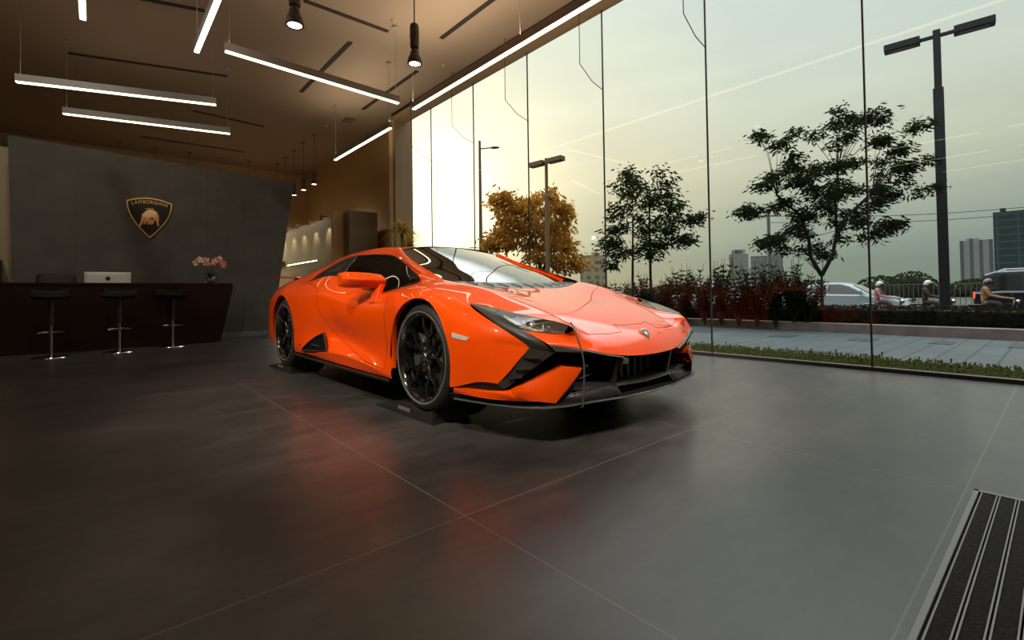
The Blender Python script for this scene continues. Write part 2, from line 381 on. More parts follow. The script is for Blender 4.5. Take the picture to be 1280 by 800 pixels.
# ------------------------------------------------------------------ reception
DESKM = mat('dark_lacquer', (.010, .0028, .0018), rough=.30)
desk = empty('reception_desk', G0, RA, 'long dark brown reception counter with slanting end by the grey wall', 'reception desk')
m = MB(); m.prism([(9.41, 3.95, .0), (9.41, 8.3, .0), (9.41, 8.3, .99), (9.41, 3.745, .99)], (.05, 0, 0)); m.build('front_panel', DESKM, desk)
m = MB(); m.prism([(9.385, 3.73, .99), (9.385, 8.3, .99), (9.385, 8.3, 1.02), (9.385, 3.73, 1.02)], (.36, 0, 0)); m.build('counter_top', mat('counter_black', (.016, .007, .005), rough=.22), desk)
m = MB(); m.prism([(9.46, 4.0, .70), (9.46, 8.3, .70), (9.46, 8.3, .74), (9.46, 3.95, .74)], (.62, 0, 0)); m.build('work_surface', DESKM, desk)
m = MB(); m.prism([(9.46, 3.95, 0), (10.05, 3.95, 0), (10.05, 3.80, .74), (9.74, 3.745, .99), (9.46, 3.745, .99)], (0, -.05, 0)); m.build('end_panel', DESKM, desk)

def stool(i, s, t, lab):
    o = empty('bar_stool', room(s, t), RA + [.1, -.15, .2][i], lab, 'bar stool', 'bar stools in front of the reception counter')
    m = MB(); rows = []
    for x, z in ((-.19, .80), (-.15, .775), (0, .765), (.12, .775), (.18, .82), (.20, .90)):
        rows.append([Vector((x, y, z + .018 * (abs(y) / .2) ** 2 + (.02 if abs(y) > .17 and x > .1 else 0))) for y in (-.205, -.17, -.1, 0, .1, .17, .205)])
    m.sheet(rows).build('seat', mat('stool_black', (.004, .004, .004), rough=.6, spec=.2), o, solid=.05, smooth=60, subd=1)
    MB().lathe([(.0, .745), (.032, .745), (.032, .42), (.0, .42)], 16).build('gas_lift', mat('lift_dark', (.06, .05, .05), rough=.3, metal=.7), o, smooth=40)
    MB().lathe([(.019, .45), (.019, .03)], 16).build('column', CHROME, o, smooth=60)
    m = MB(); m.tube([(.15 * cos(a) + .02, .15 * sin(a), .335) for a in [R(-130 + 260 * k / 16) for k in range(17)]], .010, 8); m.tube([(0, 0, .335), (.165, 0, .335)], .010, 8)
    m.tube([(.02, 0, .335), (-.08, .115, .335)], .008, 6); m.tube([(.02, 0, .335), (-.08, -.115, .335)], .008, 6)
    m.build('footrest', CHROME, o, smooth=60)
    MB().lathe([(0, .035), (.03, .032), (.10, .018), (.19, .010), (.195, .0), (0, 0)], 32).build('base', CHROME, o, smooth=40)
stool(0, 8.67, 6.00, 'black bar stool with chrome base, nearest the left edge in front of the office chair')
stool(1, 8.79, 5.29, 'black bar stool with chrome base below the white computer')
stool(2, 9.13, 4.62, 'black bar stool with chrome base closest to the orchid')

# computer, seen from behind
pc = empty('computer', room(9.80, 5.40, .741), RA, 'white all-in-one computer seen from the back on the reception desk', 'computer')
SILVER = mat('silver_shell', (.62, .60, .58), rough=.35)
m = MB(); rows = []
for i in range(9):
    z = .135 + .325 * i / 8
    rows.append([Vector((-.004 - .018 * (1 - (y / .3) ** 2) * (1 - ((z - .32) / .2) ** 2), y, z)) for y in [-.285 + .57 * k / 12 for k in range(13)]])
m.sheet(rows); m.build('screen_back', SILVER, pc, smooth=60, solid=.012, offset=1)
MB().prism([(-.01, -.09, .0), (.14, -.09, .0), (.14, .09, .0), (-.01, .09, .0)], (0, 0, .006)).build('foot', SILVER, pc)
MB().prism([(.01, -.09, .006), (.02, -.09, .006), (-.008, -.07, .22), (-.018, -.07, .22)], (0, .16, 0)).build('stand', SILVER, pc)
# bitten-apple mark
ap = [(0, -.036), (.010, -.040), (.022, -.034), (.032, -.014), (.033, .004), (.026, .018), (.012, .024), (.0, .019), (-.012, .024), (-.024, .019), (-.029, .010), (-.023, .004), (-.022, -.006), (-.030, -.013), (-.023, -.033), (-.010, -.040)]
LOGOD = mat('mark_dark', (.01, .01, .01), rough=.3)
m = MB(); m.prism([(-.0375, y, .362 + z) for y, z in ap], (.004, 0, 0)); m.prism([(-.0375, y, .362 + z) for y, z in ((0, .026), (.012, .036), (.013, .046), (.001, .038))], (.004, 0, 0)); m.build('fruit_mark', LOGOD, pc)
# office chair top showing over the counter
ch = empty('office_chair', room(9.98, 6.03, 0), RA + pi, 'black office chair whose back shows above the counter', 'chair')
FAB = mat('chair_fabric', (.016, .013, .014), rough=.6)
m = MB(); rows = [[Vector((x - .05 * (abs(y) / .24) ** 2, y * wd, z)) for y in (-.24, -.2, -.14, 0, .14, .2, .24)] for x, z, wd in ((-.22, .55, .8), (-.25, .75, 1), (-.27, .95, 1), (-.29, 1.10, .98), (-.30, 1.17, .95), (-.30, 1.195, .86))]
m.sheet(rows).build('backrest', FAB, ch, solid=.06, smooth=60, subd=1)
m = MB(); m.box((0, 0, .48), (.48, .48, .09)); m.build('seat', FAB, ch, bevel=.03)
m = MB(); m.tube([(0, 0, .44), (0, 0, .12)], .03, 10); m.tube([(-.05, 0, .46), (-.27, 0, .47), (-.30, 0, .6)], .02, 8)
m.build('gas_column', DARKMETAL, ch, smooth=40)
for k in range(5):
    a = 2 * pi * k / 5; m = MB(); m.tube([(0, 0, .12), (.3 * cos(a), .3 * sin(a), .08)], .018, 8); lg = m.build('leg', DARKMETAL, ch, smooth=40)
    MB().ball((.3 * cos(a), .3 * sin(a), .032), .032, 10, 6).build('castor', BLACKP, lg, smooth=60)

# orchid in a glass bowl
orc = empty('potted_orchid', room(9.56, 4.03, 1.02), 0, 'pink and cream orchid in a round glass bowl at the end of the counter', 'plant')
m = MB(); m.lathe([(.03, .003), (.075, .02), (.10, .06), (.095, .10), (.075, .125)], 20); m.build('glass_bowl', glass_mat('bowl_glass', (.75, .78, .75), refl=1.2), orc, smooth=60)
MB().lathe([(0, .012), (.05, .012), (.08, .05), (.07, .075), (0, .08)], 16).build('moss', mat('moss', (.30, .24, .13), rough=.9), orc, smooth=60)
for k, (dx, dy, h) in enumerate(((.13, .02, .10), (-.11, .05, .12), (.02, -.13, .09), (-.03, .12, .15), (.09, -.08, .06))):
    m = MB(); rows = []
    for i in range(7):
        f = i / 6; c = Vector((dx * f, dy * f, .08 + h * sin(f * 2.3))); sd = Vector((-dy, dx, 0)).normalized() * .028 * sin(pi * min(1, f * .9 + .08))
        rows.append([c - sd, c + Vector((0, 0, -.006)), c + sd])
    m.sheet(rows).build('leaf', mat('orchid_leaf', (.012, .03, .012), rough=.4), orc, smooth=60)
PETM = [mat('petal_cream', (.90, .68, .36), rough=.6), mat('petal_pink', (.75, .20, .24), rough=.6)]
for si, sgn in enumerate((-1, 1)):
    d = N * sgn
    pts = [Vector((0, 0, .08)), Vector((0, 0, .20)) + d * .012, Vector((0, 0, .33)) + d * .03, Vector((0, 0, .42)) + d * .08, Vector((0, 0, .42)) + d * .15, Vector((0, 0, .34)) + d * .21]
    MB().tube(pts, .004, 6).build('stem', mat('stem_brown', (.08, .05, .02), rough=.6), orc, smooth=60)
    for k in range(8):
        f = .42 + k / 7 * .58; x = f * 5; i = min(int(x), 4); c = pts[i].lerp(pts[i + 1], x - i) + Vector((rnd.uniform(-.02, .02), rnd.uniform(-.03, .02), rnd.uniform(-.03, .02)))
        m = MB()
        for p in range(5):
            a = 2 * pi * p / 5 + rnd.random(); v = Vector((cos(a) * N.x, cos(a) * N.y, sin(a))); w = Vector((-sin(a) * N.x, -sin(a) * N.y, cos(a)))
            m.add([c, c + v * .030 + w * .022, c + v * .054 - A * .010, c + v * .030 - w * .022], [(0, 1, 2, 3)])
        m.ball(c - A * .006, .007, 8, 5)
        m.build('flower', PETM[1 if (k % 3 == 0) or (si == 1 and k > 4) else 0], orc)

# ------------------------------------------------------------------ shield emblem on the feature wall (car maker's crest)
SH = empty('wall_emblem', G0, RA, 'gold-rimmed black shield with a golden bull and lettering on the grey wall', 'emblem')
ew, e0t, e0z = .66, 4.83, 2.22
def shield_pts(k, n=10):
    # corner, gently arched top, bowed sides to the point
    w, zt, zb = .325 * k, .30 * k, -.385 * k
    top = [(-w + 2 * w * i / n, zt - .045 * k + .075 * k * (1 - ((i / n) * 2 - 1) ** 2) - .03 * k * 0) for i in range(n + 1)]
    rs = []
    for i in range(1, n + 1):
        f = i / n; rs.append((w * (1 - f ** 1.75) + .012 * sin(pi * f), (zt - .045 * k) + (zb - zt + .045 * k) * f))
    ls = [(-x, z) for x, z in reversed(rs[:-1])]
    return top + rs + ls
def wl(u, z, d=0.0): return Vector((10.38 - d, e0t - u, e0z + z))      # u to the right in the picture
GOLD = mat('emblem_gold', (.95, .56, .17), rough=.4, metal=.2)
GOLD2 = mat('emblem_letter', (.95, .60, .10), rough=.45)
MB().prism([wl(u, z, .0) for u, z in shield_pts(1)], (-.045, 0, 0)).build('shield_rim', GOLD, SH, bevel=.004)
MB().prism([wl(u, z, .045) for u, z in shield_pts(.93)], (-.006, 0, 0)).build('shield_field', mat('emblem_black', (.006, .004, .003), rough=.3), SH)
word = 'LAMBORGHINI'
cw8 = [.8, 1, 1.15, 1, 1.05, 1, 1.05, 1.05, .45, 1.05, .45]; tot = sum(cw8); acc = 0
for ch_, wd in zip(word, cw8):
    u = -.262 + .524 * (acc + wd / 2) / tot; acc += wd
    z = .205 + .045 * (1 - (u / .26) ** 2); rotz = -u * .40
    Mx = Matrix.Translation(wl(u, z, .052)) @ Matrix(((0, 0, -1, 0), (-1, 0, 0, 0), (0, 1, 0, 0), (0, 0, 0, 1))) @ Matrix.Rotation(rotz, 4, 'Z')
    text_obj(ch_, .088, .003, GOLD2, Mx, 'letter', SH, sx=.78)
bull = MB()
def blob(u, z, ru, rz_, rd=.02, ang=0, cc=None):
    Mx = Matrix.Translation(wl(u, z, .055)) @ Matrix.Rotation(ang, 4, 'X') @ Matrix.Diagonal((rd, ru, rz_, 1)); (cc or bull).ball((0, 0, 0), 1, 12, 8, M=Mx)
blob(.015, .045, .095, .075, .03); blob(-.05, .0, .065, .07, .03); blob(.075, .01, .05, .06, .03)
bull.build('bull_body', mat('bull_gold', (1.0, .72, .36), rough=.4), SH, smooth=180)
b2 = MB()
def limb(p, r): b2.tube([wl(u, z, .062) for u, z in p], r, 8)
limb([(-.085, -.02), (-.10, -.075), (-.125, -.14), (-.150, -.20)], [.035, .028, .016, .014]); limb([(-.03, -.05), (-.055, -.10), (-.085, -.15)], [.03, .02, .012]); limb([(-.01, -.06), (-.015, -.12), (-.03, -.15)], [.025, .016, .010])
limb([(.095, .03), (.105, -.04), (.108, -.11), (.118, -.17)], [.035, .025, .014, .013]); limb([(.03, -.06), (.03, -.11), (.015, -.145)], [.035, .03, .014]); limb([(.06, -.06), (.10, -.062), (.15, -.055)], [.012, .010, .003]); limb([(.02, -.05), (-.02, -.08), (-.035, -.06)], [.012, .009, .003])
limb([(.04, .10), (.0, .135), (-.06, .13), (-.07, .12)], [.010, .009, .008, .004]); limb([(.02, .115), (.05, .14), (.02, .15)], [.006, .008, .006])
b2.build('bull_limbs', mat('bull_orange', (.95, .42, .14), rough=.4), SH, smooth=60)

# ------------------------------------------------------------------ ceiling things
def strip(s0, t0, s1, t1, label, z=3.78, group='suspended linear lights', watt=0.0, hang=(.02, .98)):
    p, q_ = room(s0, t0, z), room(s1, t1, z)
    o = empty('linear_light', p, 0, label, 'ceiling light', group)
    d = q_ - p
    MB().beam(Vector((0, 0, .066)), d + Vector((0, 0, .066)), .062, .100).build('housing', LIGHTHOUSE, o)
    sd = Z.cross(d.normalized()) * .026
    MB().prism([-sd + d * .002, sd + d * .002, sd + d * .998, -sd + d * .998], (0, 0, .0145)).build('diffuser', STRIPGLOW, o)
    for f in hang:
        c = d * f
        MB().tube([c + Vector((0, 0, .115)), c + Vector((0, 0, CZ - z - .02))], .0035, 6).build('wire', mat('wire_steel', (.25, .22, .19), rough=.4), o)
        MB().lathe([(0, CZ - z - .03), (.045, CZ - z - .03), (.045, CZ - z)], 16, M=Matrix.Translation(c)).build('canopy', LIGHTHOUSE, o, smooth=40)
    if watt:  # unseen upward lamp added on the housing to brighten the ceiling
        l = bpy.data.lights.new('added_uplight', 'AREA'); l.shape = 'RECTANGLE'; l.size = d.length; l.size_y = .05; l.energy = watt; l.color = (1, .82, .58)
        lo = bpy.data.objects.new('added_uplight', l); COL.objects.link(lo); lo.parent = o; lo.location = d / 2 + Vector((0, 0, .120)); lo.rotation_euler = (pi, 0, math.atan2(d.y, d.x))
    return o
LIT = 1.6
strip(9.19, 6.39, 8.42, 4.13, 'strip light above the white computer, higher of the two over the counter', watt=LIT)
strip(10.36, 5.96, 9.81, 3.68, 'strip light nearest the top of the grey wall, lower of two over the counter', watt=LIT)
strip(6.44, 4.36, 6.58, 1.95, 'suspended strip light crossing the ceiling between the two spotlights', watt=5)
strip(6.69, 4.62, 4.30, 4.62, 'suspended strip light pointing away at the top, left of the larger spotlight', watt=LIT)
strip(6.63, 5.66, 4.24, 5.66, 'short end of a strip light at the top left corner', watt=LIT)
strip(10.36, 1.53, 7.68, 1.53, 'suspended strip light by the corner pillar, above the dracaena', watt=18)
strip(6.66, 1.65, -1.2, 1.65, 'long suspended strip light running along the glass wall', watt=95, hang=(.0, .333, .666, 1))
for i, (s, t) in enumerate(((3.2, 7.5), (.4, 7.5), (-2.4, 7.5), (3.2, 9.4), (.4, 9.4), (-2.4, 9.4), (1.8, 11.2), (-1.2, 11.2))):
    strip(s, t, s - 2.4, t, 'suspended strip light behind the camera', group='strip lights behind the camera', watt=6)
SLOTS = [((6.42, 1.25), (4.6, 1.25), 'top, between the round spotlight and the glass wall'), ((10.03, 2.35), (7.48, 2.35), 'just behind the middle strip light'), ((10.14, .97), (7.69, .97), 'beside the corner pillar'),
         ((10.87, 5.92), (10.16, 3.65), 'above the upper counter light'), ((8.45, 5.9), (7.97, 4.35), 'at the top left beside the strip light'), ((6.79, 3.31), (6.78, 2.02), 'between the two spotlights'),
         ((12.59, 3.9), (12.72, 2.4), 'far back above the grey wall'), ((15.47, 4.69), (15.38, 2.29), 'deep in the room over the hanging spots'), ((10.5, 3.9), (10.9, 1.6), 'behind the middle strip light and parallel to it')]
for (a, b, lab) in SLOTS[:8]:
    p, q_ = room(*a, CZ - .006), room(*b, CZ - .006)
    o = empty('ceiling_slot', p, 0, 'narrow dark slot diffuser in the ceiling, ' + lab, 'air slot', 'slot diffusers in the ceiling')
    MB().beam(Vector((0, 0, 0)), q_ - p, .075, .012).build('slot_gap', SLOT, o)
    MB().beam(Vector((0, 0, 0)) + Z.cross(q_ - p).normalized() * .04, q_ - p + Z.cross(q_ - p).normalized() * .04, .008, .018).build('slot_lip', CEIL, o)
o = empty('ceiling_vent', room(11.0, .95, CZ - .012), RA, 'small rectangular brown ceiling grille near the corner pillar', 'vent')
m = MB(); m.box((0, 0, 0), (.30, .22, .02)); m.build('vent_frame', mat('vent_brown', (.09, .06, .035), rough=.6), o)
for k in range(5): MB().box((0, -.08 + .04 * k, -.012), (.26, .012, .008)).build('slat', WALLB, o)
for lab, s, t in (('beside the round spotlight', 6.44, 2.1), ('between the slot and the glass wall', 7.2, .69), ('above the pendant spots', 11.72, 1.24)):
    o = empty('smoke_detector', room(s, t, CZ), 0, 'small round ceiling sensor ' + lab, 'sensor', 'ceiling sensors')
    MB().lathe([(0, -.035), (.022, -.035), (.035, -.02), (.045, 0)], 16).build('sensor_body', mat('sensor_cream', (.4, .33, .24), rough=.5), o, smooth=40)
    MB().ball((0, 0, -.036), .01, 8, 5).build('sensor_eye', BLACKP, o)

def spotlight(p, h, r, label, group, aim=None, power=0.0, angle=50, rod=True):
    """cylindrical ceiling spot; p = centre of its lens"""
    o = empty('spotlight', p, 0, label, 'spotlight', group)
    BODY = mat('spot_body', (.11, .095, .08), rough=.4)
    MB().lathe([(r * .93, .004), (r, 0), (r * 1.02, r * .25), (r * .85, r * .9), (r * .62, r * 1.3), (r * .6, r * 1.7), (0, r * 1.75)], 24).build('lamp_head', BODY, o, smooth=40)
    MB().lathe([(0, .006), (r * .80, .004)], 24).build('lens', SPOTGLOW, o)
    MB().lathe([(r * .78, -.002), (r * .95, -.004), (r * .98, .006)], 24).build('bezel', BLACKP, o, smooth=40)
    MB().lathe([(r * .34, r * 1.7), (r * .34, r * 2.2), (r * .62, r * 2.25), (r * .64, h - r * .4), (r * .5, h), (0, h)], 20).build('lamp_body', BODY, o, smooth=40)
    if rod:
        MB().tube([(0, 0, h), (0, 0, CZ - p.z - .02)], .007 if r > .05 else .005, 8).build('rod', BODY, o, smooth=60)
        MB().lathe([(0, CZ - p.z - .03), (.05, CZ - p.z - .03), (.055, CZ - p.z)], 16).build('canopy', BODY, o, smooth=40)
    if power:
        l = bpy.data.lights.new('spot_lamp', 'SPOT'); l.energy = power; l.spot_size = R(angle); l.spot_blend = .7; l.shadow_soft_size = r * .8; l.color = (1, .90, .76)
        lo = bpy.data.objects.new('spot_lamp', l); COL.objects.link(lo); lo.parent = o; lo.location = (0, 0, -.02)
        if aim is not None: lo.rotation_euler = (Vector(aim) - (p + Vector((0, 0, -.02)))).to_track_quat('-Z', 'Y').to_euler()
    return o
spotlight(Vector((-2.07, 4.6, 3.40)), .62, .085, 'larger round spotlight hanging at the top edge, left of centre', 'hanging spotlights')
spotlight(Vector((-.99, 5.0, 3.20)), .42, .075, 'slim round spotlight hanging in front of the ceiling slot, right of the larger one', 'hanging spotlights')
ROWA = [(16.38, 5.10), (16.38, 4.30), (16.38, 3.50), (16.38, 2.70), (16.38, 1.95)]
ROWB = [(12.58, 1.24), (13.45, 1.23), (14.32, 1.22), (15.2, 1.21), (16.1, 1.2)]
for i, (s, t) in enumerate(ROWA):
    spotlight(room(s, t, 3.69), .34, .075, 'pendant spot behind the grey wall, ' + ['leftmost of the row', 'second from the left', 'midway along the row', 'fourth from the left', 'last before the wall\'s end'][i], 'pendant spots behind the grey wall', power=60, angle=150)
for i, (s, t) in enumerate(ROWB):
    spotlight(room(s, t, 3.69), .34, .075, 'pendant spot near the far corner, ' + ['nearest and rightmost', 'second from the right', 'third from the right, by the wall', 'fourth from the right, half hidden', 'farthest one'][i], 'pendant spots in a row toward the back', power=60, angle=150)
# unseen spots added behind and beside the camera to brighten the car
for i, (p, aim, pw, ang) in enumerate((((-3.6, .2, 4.3), (-.9, 4.2, .5), 860, 44), ((-1.0, -.6, 4.3), (.0, 3.6, .5), 860, 44), ((1.6, .3, 4.3), (.9, 3.6, .4), 420, 40), ((-5.2, 2.2, 4.3), (-1.9, 5.1, .5), 500, 40))):
    spotlight(Vector(p), .34, .075, 'spotlight added out of view behind the camera to brighten the car', 'added spotlights for the car', aim=aim, power=pw, angle=ang)
for i, (p, aim) in enumerate((((-3.2, 3.2, 4.5), (-6.2, 8.6, 1.9)), ((-5.6, 3.6, 4.5), (-7.3, 7.6, 1.9)))):  # pair of unseen spots added to lighten the reception wall
    spotlight(Vector(p), .34, .075, 'spotlight added out of view to brighten the reception wall', 'added spotlights for the reception wall', aim=aim, power=165, angle=75)
# wall washers over the niche
for i in range(5):
    p = room(11.9 + i * .95, 1.30, 2.66)
    o = empty('wall_washer', p, 0, 'small downlight washing the lit niche wall, ' + ['nearest the corner', 'second', 'middle', 'fourth', 'farthest'][i] + ' of five', 'downlight', 'downlights along the niche wall')
    MB().lathe([(0, .12), (.03, .12), (.032, 0), (.024, 0), (.02, .01), (0, .01)], 14).build('lamp_can', mat('spot_body'), o, smooth=40)
    MB().beam((0, 0, .10), tuple(-N * -.20 + Vector((0, 0, .10))), .012, .02).build('arm', mat('spot_body'), o)
    l = bpy.data.lights.new('washer_lamp', 'SPOT'); l.energy = 8; l.spot_size = R(80); l.spot_blend = .6; l.color = (1, .84, .55); l.shadow_soft_size = .02
    lo = bpy.data.objects.new('washer_lamp', l); COL.objects.link(lo); lo.parent = o; lo.location = (0, 0, -.01); lo.rotation_euler = (Vector((N.x * .25, N.y * .25, -1))).to_track_quat('-Z', 'Y').to_euler()
# handrail light and shelf on the niche wall
o = empty('led_rail', room(12.6, 1.13, 1.70), RA, 'thin glowing horizontal light line on the niche wall', 'light line')
MB().box((1.3, +.02, 0), (2.6, .03, .035)).build('rail_body', LIGHTHOUSE, o); MB().box((1.3, .04, 0), (2.6, .006, .025)).build('rail_glow', STRIPGLOW, o)
o = empty('wall_monitor', room(15.6, 1.12, 1.78), RA, 'small dark screen on the niche wall at the end of the light line', 'screen')
MB().box((.4, .03, 0), (.8, .04, .16)).build('casing', BLACKP, o, bevel=.01); MB().box((.4, .053, 0), (.76, .004, .13)).build('display', BLACKG, o)
# side lamp giving the warm strip left of the reception
o = empty('wall_uplight', room(11.2, 8.4, 2.9), RA, 'round wall lamp lighting the warm plaster strip', 'wall lamp')
MB().lathe([(0, .03), (.10, .03), (.11, -.02), (0, -.03)], 20).build('lamp_dish', LIGHTHOUSE, o, smooth=40)
l = bpy.data.lights.new('side_lamp', 'POINT'); l.energy = 14; l.color = (1, .8, .5); l.shadow_soft_size = .08
lo = bpy.data.objects.new('side_lamp', l); COL.objects.link(lo); lo.parent = o; lo.location = (0, 0, -.12)

# entrance mat: metal frame, carpet strips and double rails
mt = empty('entrance_mat', room(.010, 3.04, 0), RA, 'black ribbed entrance mat with metal rails in the lower right corner', 'mat')
CARP = mat('carpet_strip', (.012, .011, .010), rough=.95, noise=(160, (.006, .006, .006), (.035, .032, .030)), bump=(220, .8))
RAIL = mat('mat_rail', (.20, .19, .175), rough=.45, metal=.5)
W_, L_len = 1.6, 2.6
m = MB(); m.box((-.008, L_len / 2, .009), (.016, L_len, .018)); m.box((-W_ / 2, .012, .009), (W_, .022, .018)); m.box((-W_, L_len / 2, .009), (.035, L_len, .018)); m.build('frame', RAIL, mt, bevel=.002)
MB().box((-W_ / 2, L_len / 2, .003), (W_ - .04, L_len - .03, .004)).build('tray', BLACKM, mt)
x = -.026; first = True
while x > -W_ + .10:
    MB().box((x - .0175, L_len / 2 + .01, .010), (.034, L_len - .04, .012)).build('carpet_strip', CARP, mt); x -= .0365
    m = MB(); m.box((x - .0015, L_len / 2 + .01, .0125), (.0038, L_len - .04, .013)); m.box((x - .0095, L_len / 2 + .01, .0125), (.0038, L_len - .04, .013)); m.build('rail', RAIL, mt)
    x -= .0115
MB().box((-.024, L_len / 2, .0105), (.004, L_len - .04, .013)).build('rail', RAIL, mt)

# dracaena in a pot by the corner pillar
pl = empty('potted_dracaena', room(8.42, .92), 0, 'potted dracaena with drooping narrow leaves behind the car by the corner pillar', 'plant')
MB().lathe([(0, 0), (.18, 0), (.24, .5), (.22, .52), (.20, .46), (0, .46)], 24).build('pot', mat('pot_grey', (.12, .11, .10), rough=.5), pl, smooth=40)
LEAFD = leaf_m('dracaena_leaf', (.42, .28, .07))
m = MB(); m.tube([(0, 0, .45), (.03, .02, 1.0), (-.02, .04, 2.0)], [.04, .035, .03], 8); m.tube([(.02, 0, .9), (.14, -.06, 1.70)], [.03, .025], 8); m.build('trunk', mat('bark_tan', (.16, .10, .05), rough=.9), pl, smooth=60)
rr = random.Random(5); lf = MB()
for cx0, cy0, cz0, nn in ((-.02, .04, 2.02, 190), (.14, -.06, 1.72, 100)):
    for k in range(nn):
        a = rr.uniform(0, 2 * pi); el = rr.uniform(.1, 1.45); ln = rr.uniform(.32, .58); d = Vector((cos(a), sin(a), 0)); w = Vector((-sin(a), cos(a), 0)) * rr.uniform(.013, .021)
        pts = []
        for i in range(6):
            f = i / 5; pts.append(Vector((cx0, cy0, cz0 + rr.uniform(-.03, .03) * 0)) + d * ln * cos(el) * (f * 1.1) + Vector((0, 0, ln * (sin(el) * f - (.9 - .45 * sin(el)) * f * f))))
        lf.sheet([[p - w * (1 - i / 5.5) * (.5 if i == 0 else 1), p + w * (1 - i / 5.5) * (.5 if i == 0 else 1)] for i, p in enumerate(pts)])
lf.build('foliage', LEAFD, pl, fix=False)
# ------------------------------------------------------------------ outside the glass (t grows negative away from the shop)
LEAF = leaf_m('leaf_dark', (.018, .028, .013)); LEAFG = leaf_m('leaf_backlit', (.30, .155, .03), .6); LEAFR = leaf_m('leaf_dusky', (.020, .020, .012)); LEAFO = leaf_m('leaf_olive', (.032, .042, .016), .3)  # golden tree: the low sun's glow is put into its leaf colour
BARK = mat('bark', (.035, .027, .02), rough=.9)

def paving():
    m = bpy.data.materials.new('paving'); m.use_nodes = True; nt = m.node_tree; b = nt.nodes['Principled BSDF']; L = nt.links.new
    tc = nt.nodes.new('ShaderNodeTexCoord'); br = nt.nodes.new('ShaderNodeTexBrick'); mp = nt.nodes.new('ShaderNodeMapping'); mp.inputs['Rotation'].default_value = (0, 0, R(90)); L(tc.outputs['Object'], mp.inputs[0]); L(mp.outputs[0], br.inputs['Vector'])
    br.inputs['Scale'].default_value = 1; br.inputs['Brick Width'].default_value = 1.25; br.inputs['Row Height'].default_value = .26; br.inputs['Mortar Size'].default_value = .012; br.inputs['Bias'].default_value = -.2
    br.inputs['Color1'].default_value = (.085, .11, .11, 1); br.inputs['Color2'].default_value = (.075, .098, .10, 1); br.inputs['Mortar'].default_value = (.035, .043, .043, 1)
    nz = nt.nodes.new('ShaderNodeTexNoise'); L(tc.outputs['Object'], nz.inputs['Vector']); nz.inputs['Scale'].default_value = 1.3; nz.inputs['Detail'].default_value = 6
    mx = nt.nodes.new('ShaderNodeMix'); mx.data_type = 'RGBA'; mx.blend_type = 'MULTIPLY'; mx.inputs[0].default_value = .5; L(br.outputs['Color'], mx.inputs[6]); L(nz.outputs['Fac'], mx.inputs[7])
    L(mx.outputs[2], b.inputs['Base Color']); b.inputs['Roughness'].default_value = .8
    return m
PAVE = paving()
rbuild(rbox(MB(), -12, 40, -4.95, -1.2, -.2, -.05), 'floor_pavement', PAVE, kind='structure')
rbuild(rbox(MB(), -12, 40, -1.2, -.03, -.25, -.07), 'floor_soil', mat('soil', (.05, .045, .03), rough=.95), kind='structure')
rbuild(rbox(MB(), -12, 40, -5.25, -4.95, -.25, .115), 'trim_30', mat('kerb_stone', (.20, .17, .15), rough=.8, noise=(3, (.16, .135, .12), (.24, .20, .18))), kind='structure')
rbuild(rbox(MB(), -12, 60, -12.5, -5.25, -.3, .02), 'floor_verge', mat('verge_soil', (.03, .028, .018), rough=.95), kind='structure')
rbuild(rbox(MB(), -60, 200, -26, -12.5, -.8, -.52), 'floor_road', mat('asphalt', (.035, .035, .036), rough=.85, noise=(2, (.03, .03, .03), (.045, .044, .043))), kind='structure')
rbuild(rbox(MB(), -300, 900, -900, -26, -1.0, -.50), 'floor_wasteland', mat('wasteland', (.05, .05, .042), rough=.95, noise=(.08, (.035, .038, .03), (.07, .065, .05))), kind='structure')
rbuild(MB().add([(-900, 60, -1.1), (1200, 60, -1.1), (1200, 1500, -1.1), (-900, 1500, -1.1)], [(0, 1, 2, 3)]), 'floor_far_ground', mat('far_ground', (.06, .065, .05), rough=.95), kind='structure')
rbuild(rbox(MB(), -120, S0 - .3, -1.2, 60, -.4, -.06), 'floor_side_ground', mat('soil'), kind='structure')

# darker slabs let into the pavement
for i, (s, t, ds, dt) in enumerate(((2.9, -3.9, .32, .9), (1.75, -4.0, .30, .9), (.85, -4.2, .26, .9), (-.2, -4.3, .5, 1.0), (1.65, -1.7, .75, .34), (4.4, -4.0, .5, .8))):
    rbuild(rbox(MB(), s, s + ds, t, t + dt * .6, -.052, -.044), f'trim_{40 + i}', mat('dark_paver', (.035, .042, .045), rough=.8), kind='structure')

def grass_strip():
    r = random.Random(2); m = MB()
    for k in range(11000):
        s = r.uniform(-4.5, 9.8) if k % 3 else r.uniform(-.5, 5); t = -r.uniform(.10, 1.2); p = Vector((s, t, -.07)); a = r.uniform(0, 2 * pi); h = r.uniform(.03, .085) * (1.5 if r.random() < .05 else 1)
        for j in range(2):
            a += 1.6; d = Vector((cos(a), sin(a), 0)); q_ = p + Z * h * (.55 + .45 * j); w = Vector((-sin(a), cos(a), 0)) * .010
            m.add([p + Z * h * .3 * j, q_ + d * .014 - w, q_ + d * .034 + Z * .006, q_ + d * .014 + w], [(0, 1, 2, 3)])
    return m
rbuild(grass_strip(), 'ground_cover', leaf_m('cover_green', (.085, .10, .035), .3), kind='stuff', fix=False, label='low green ground cover in a strip outside the foot of the glass', cat='plants')

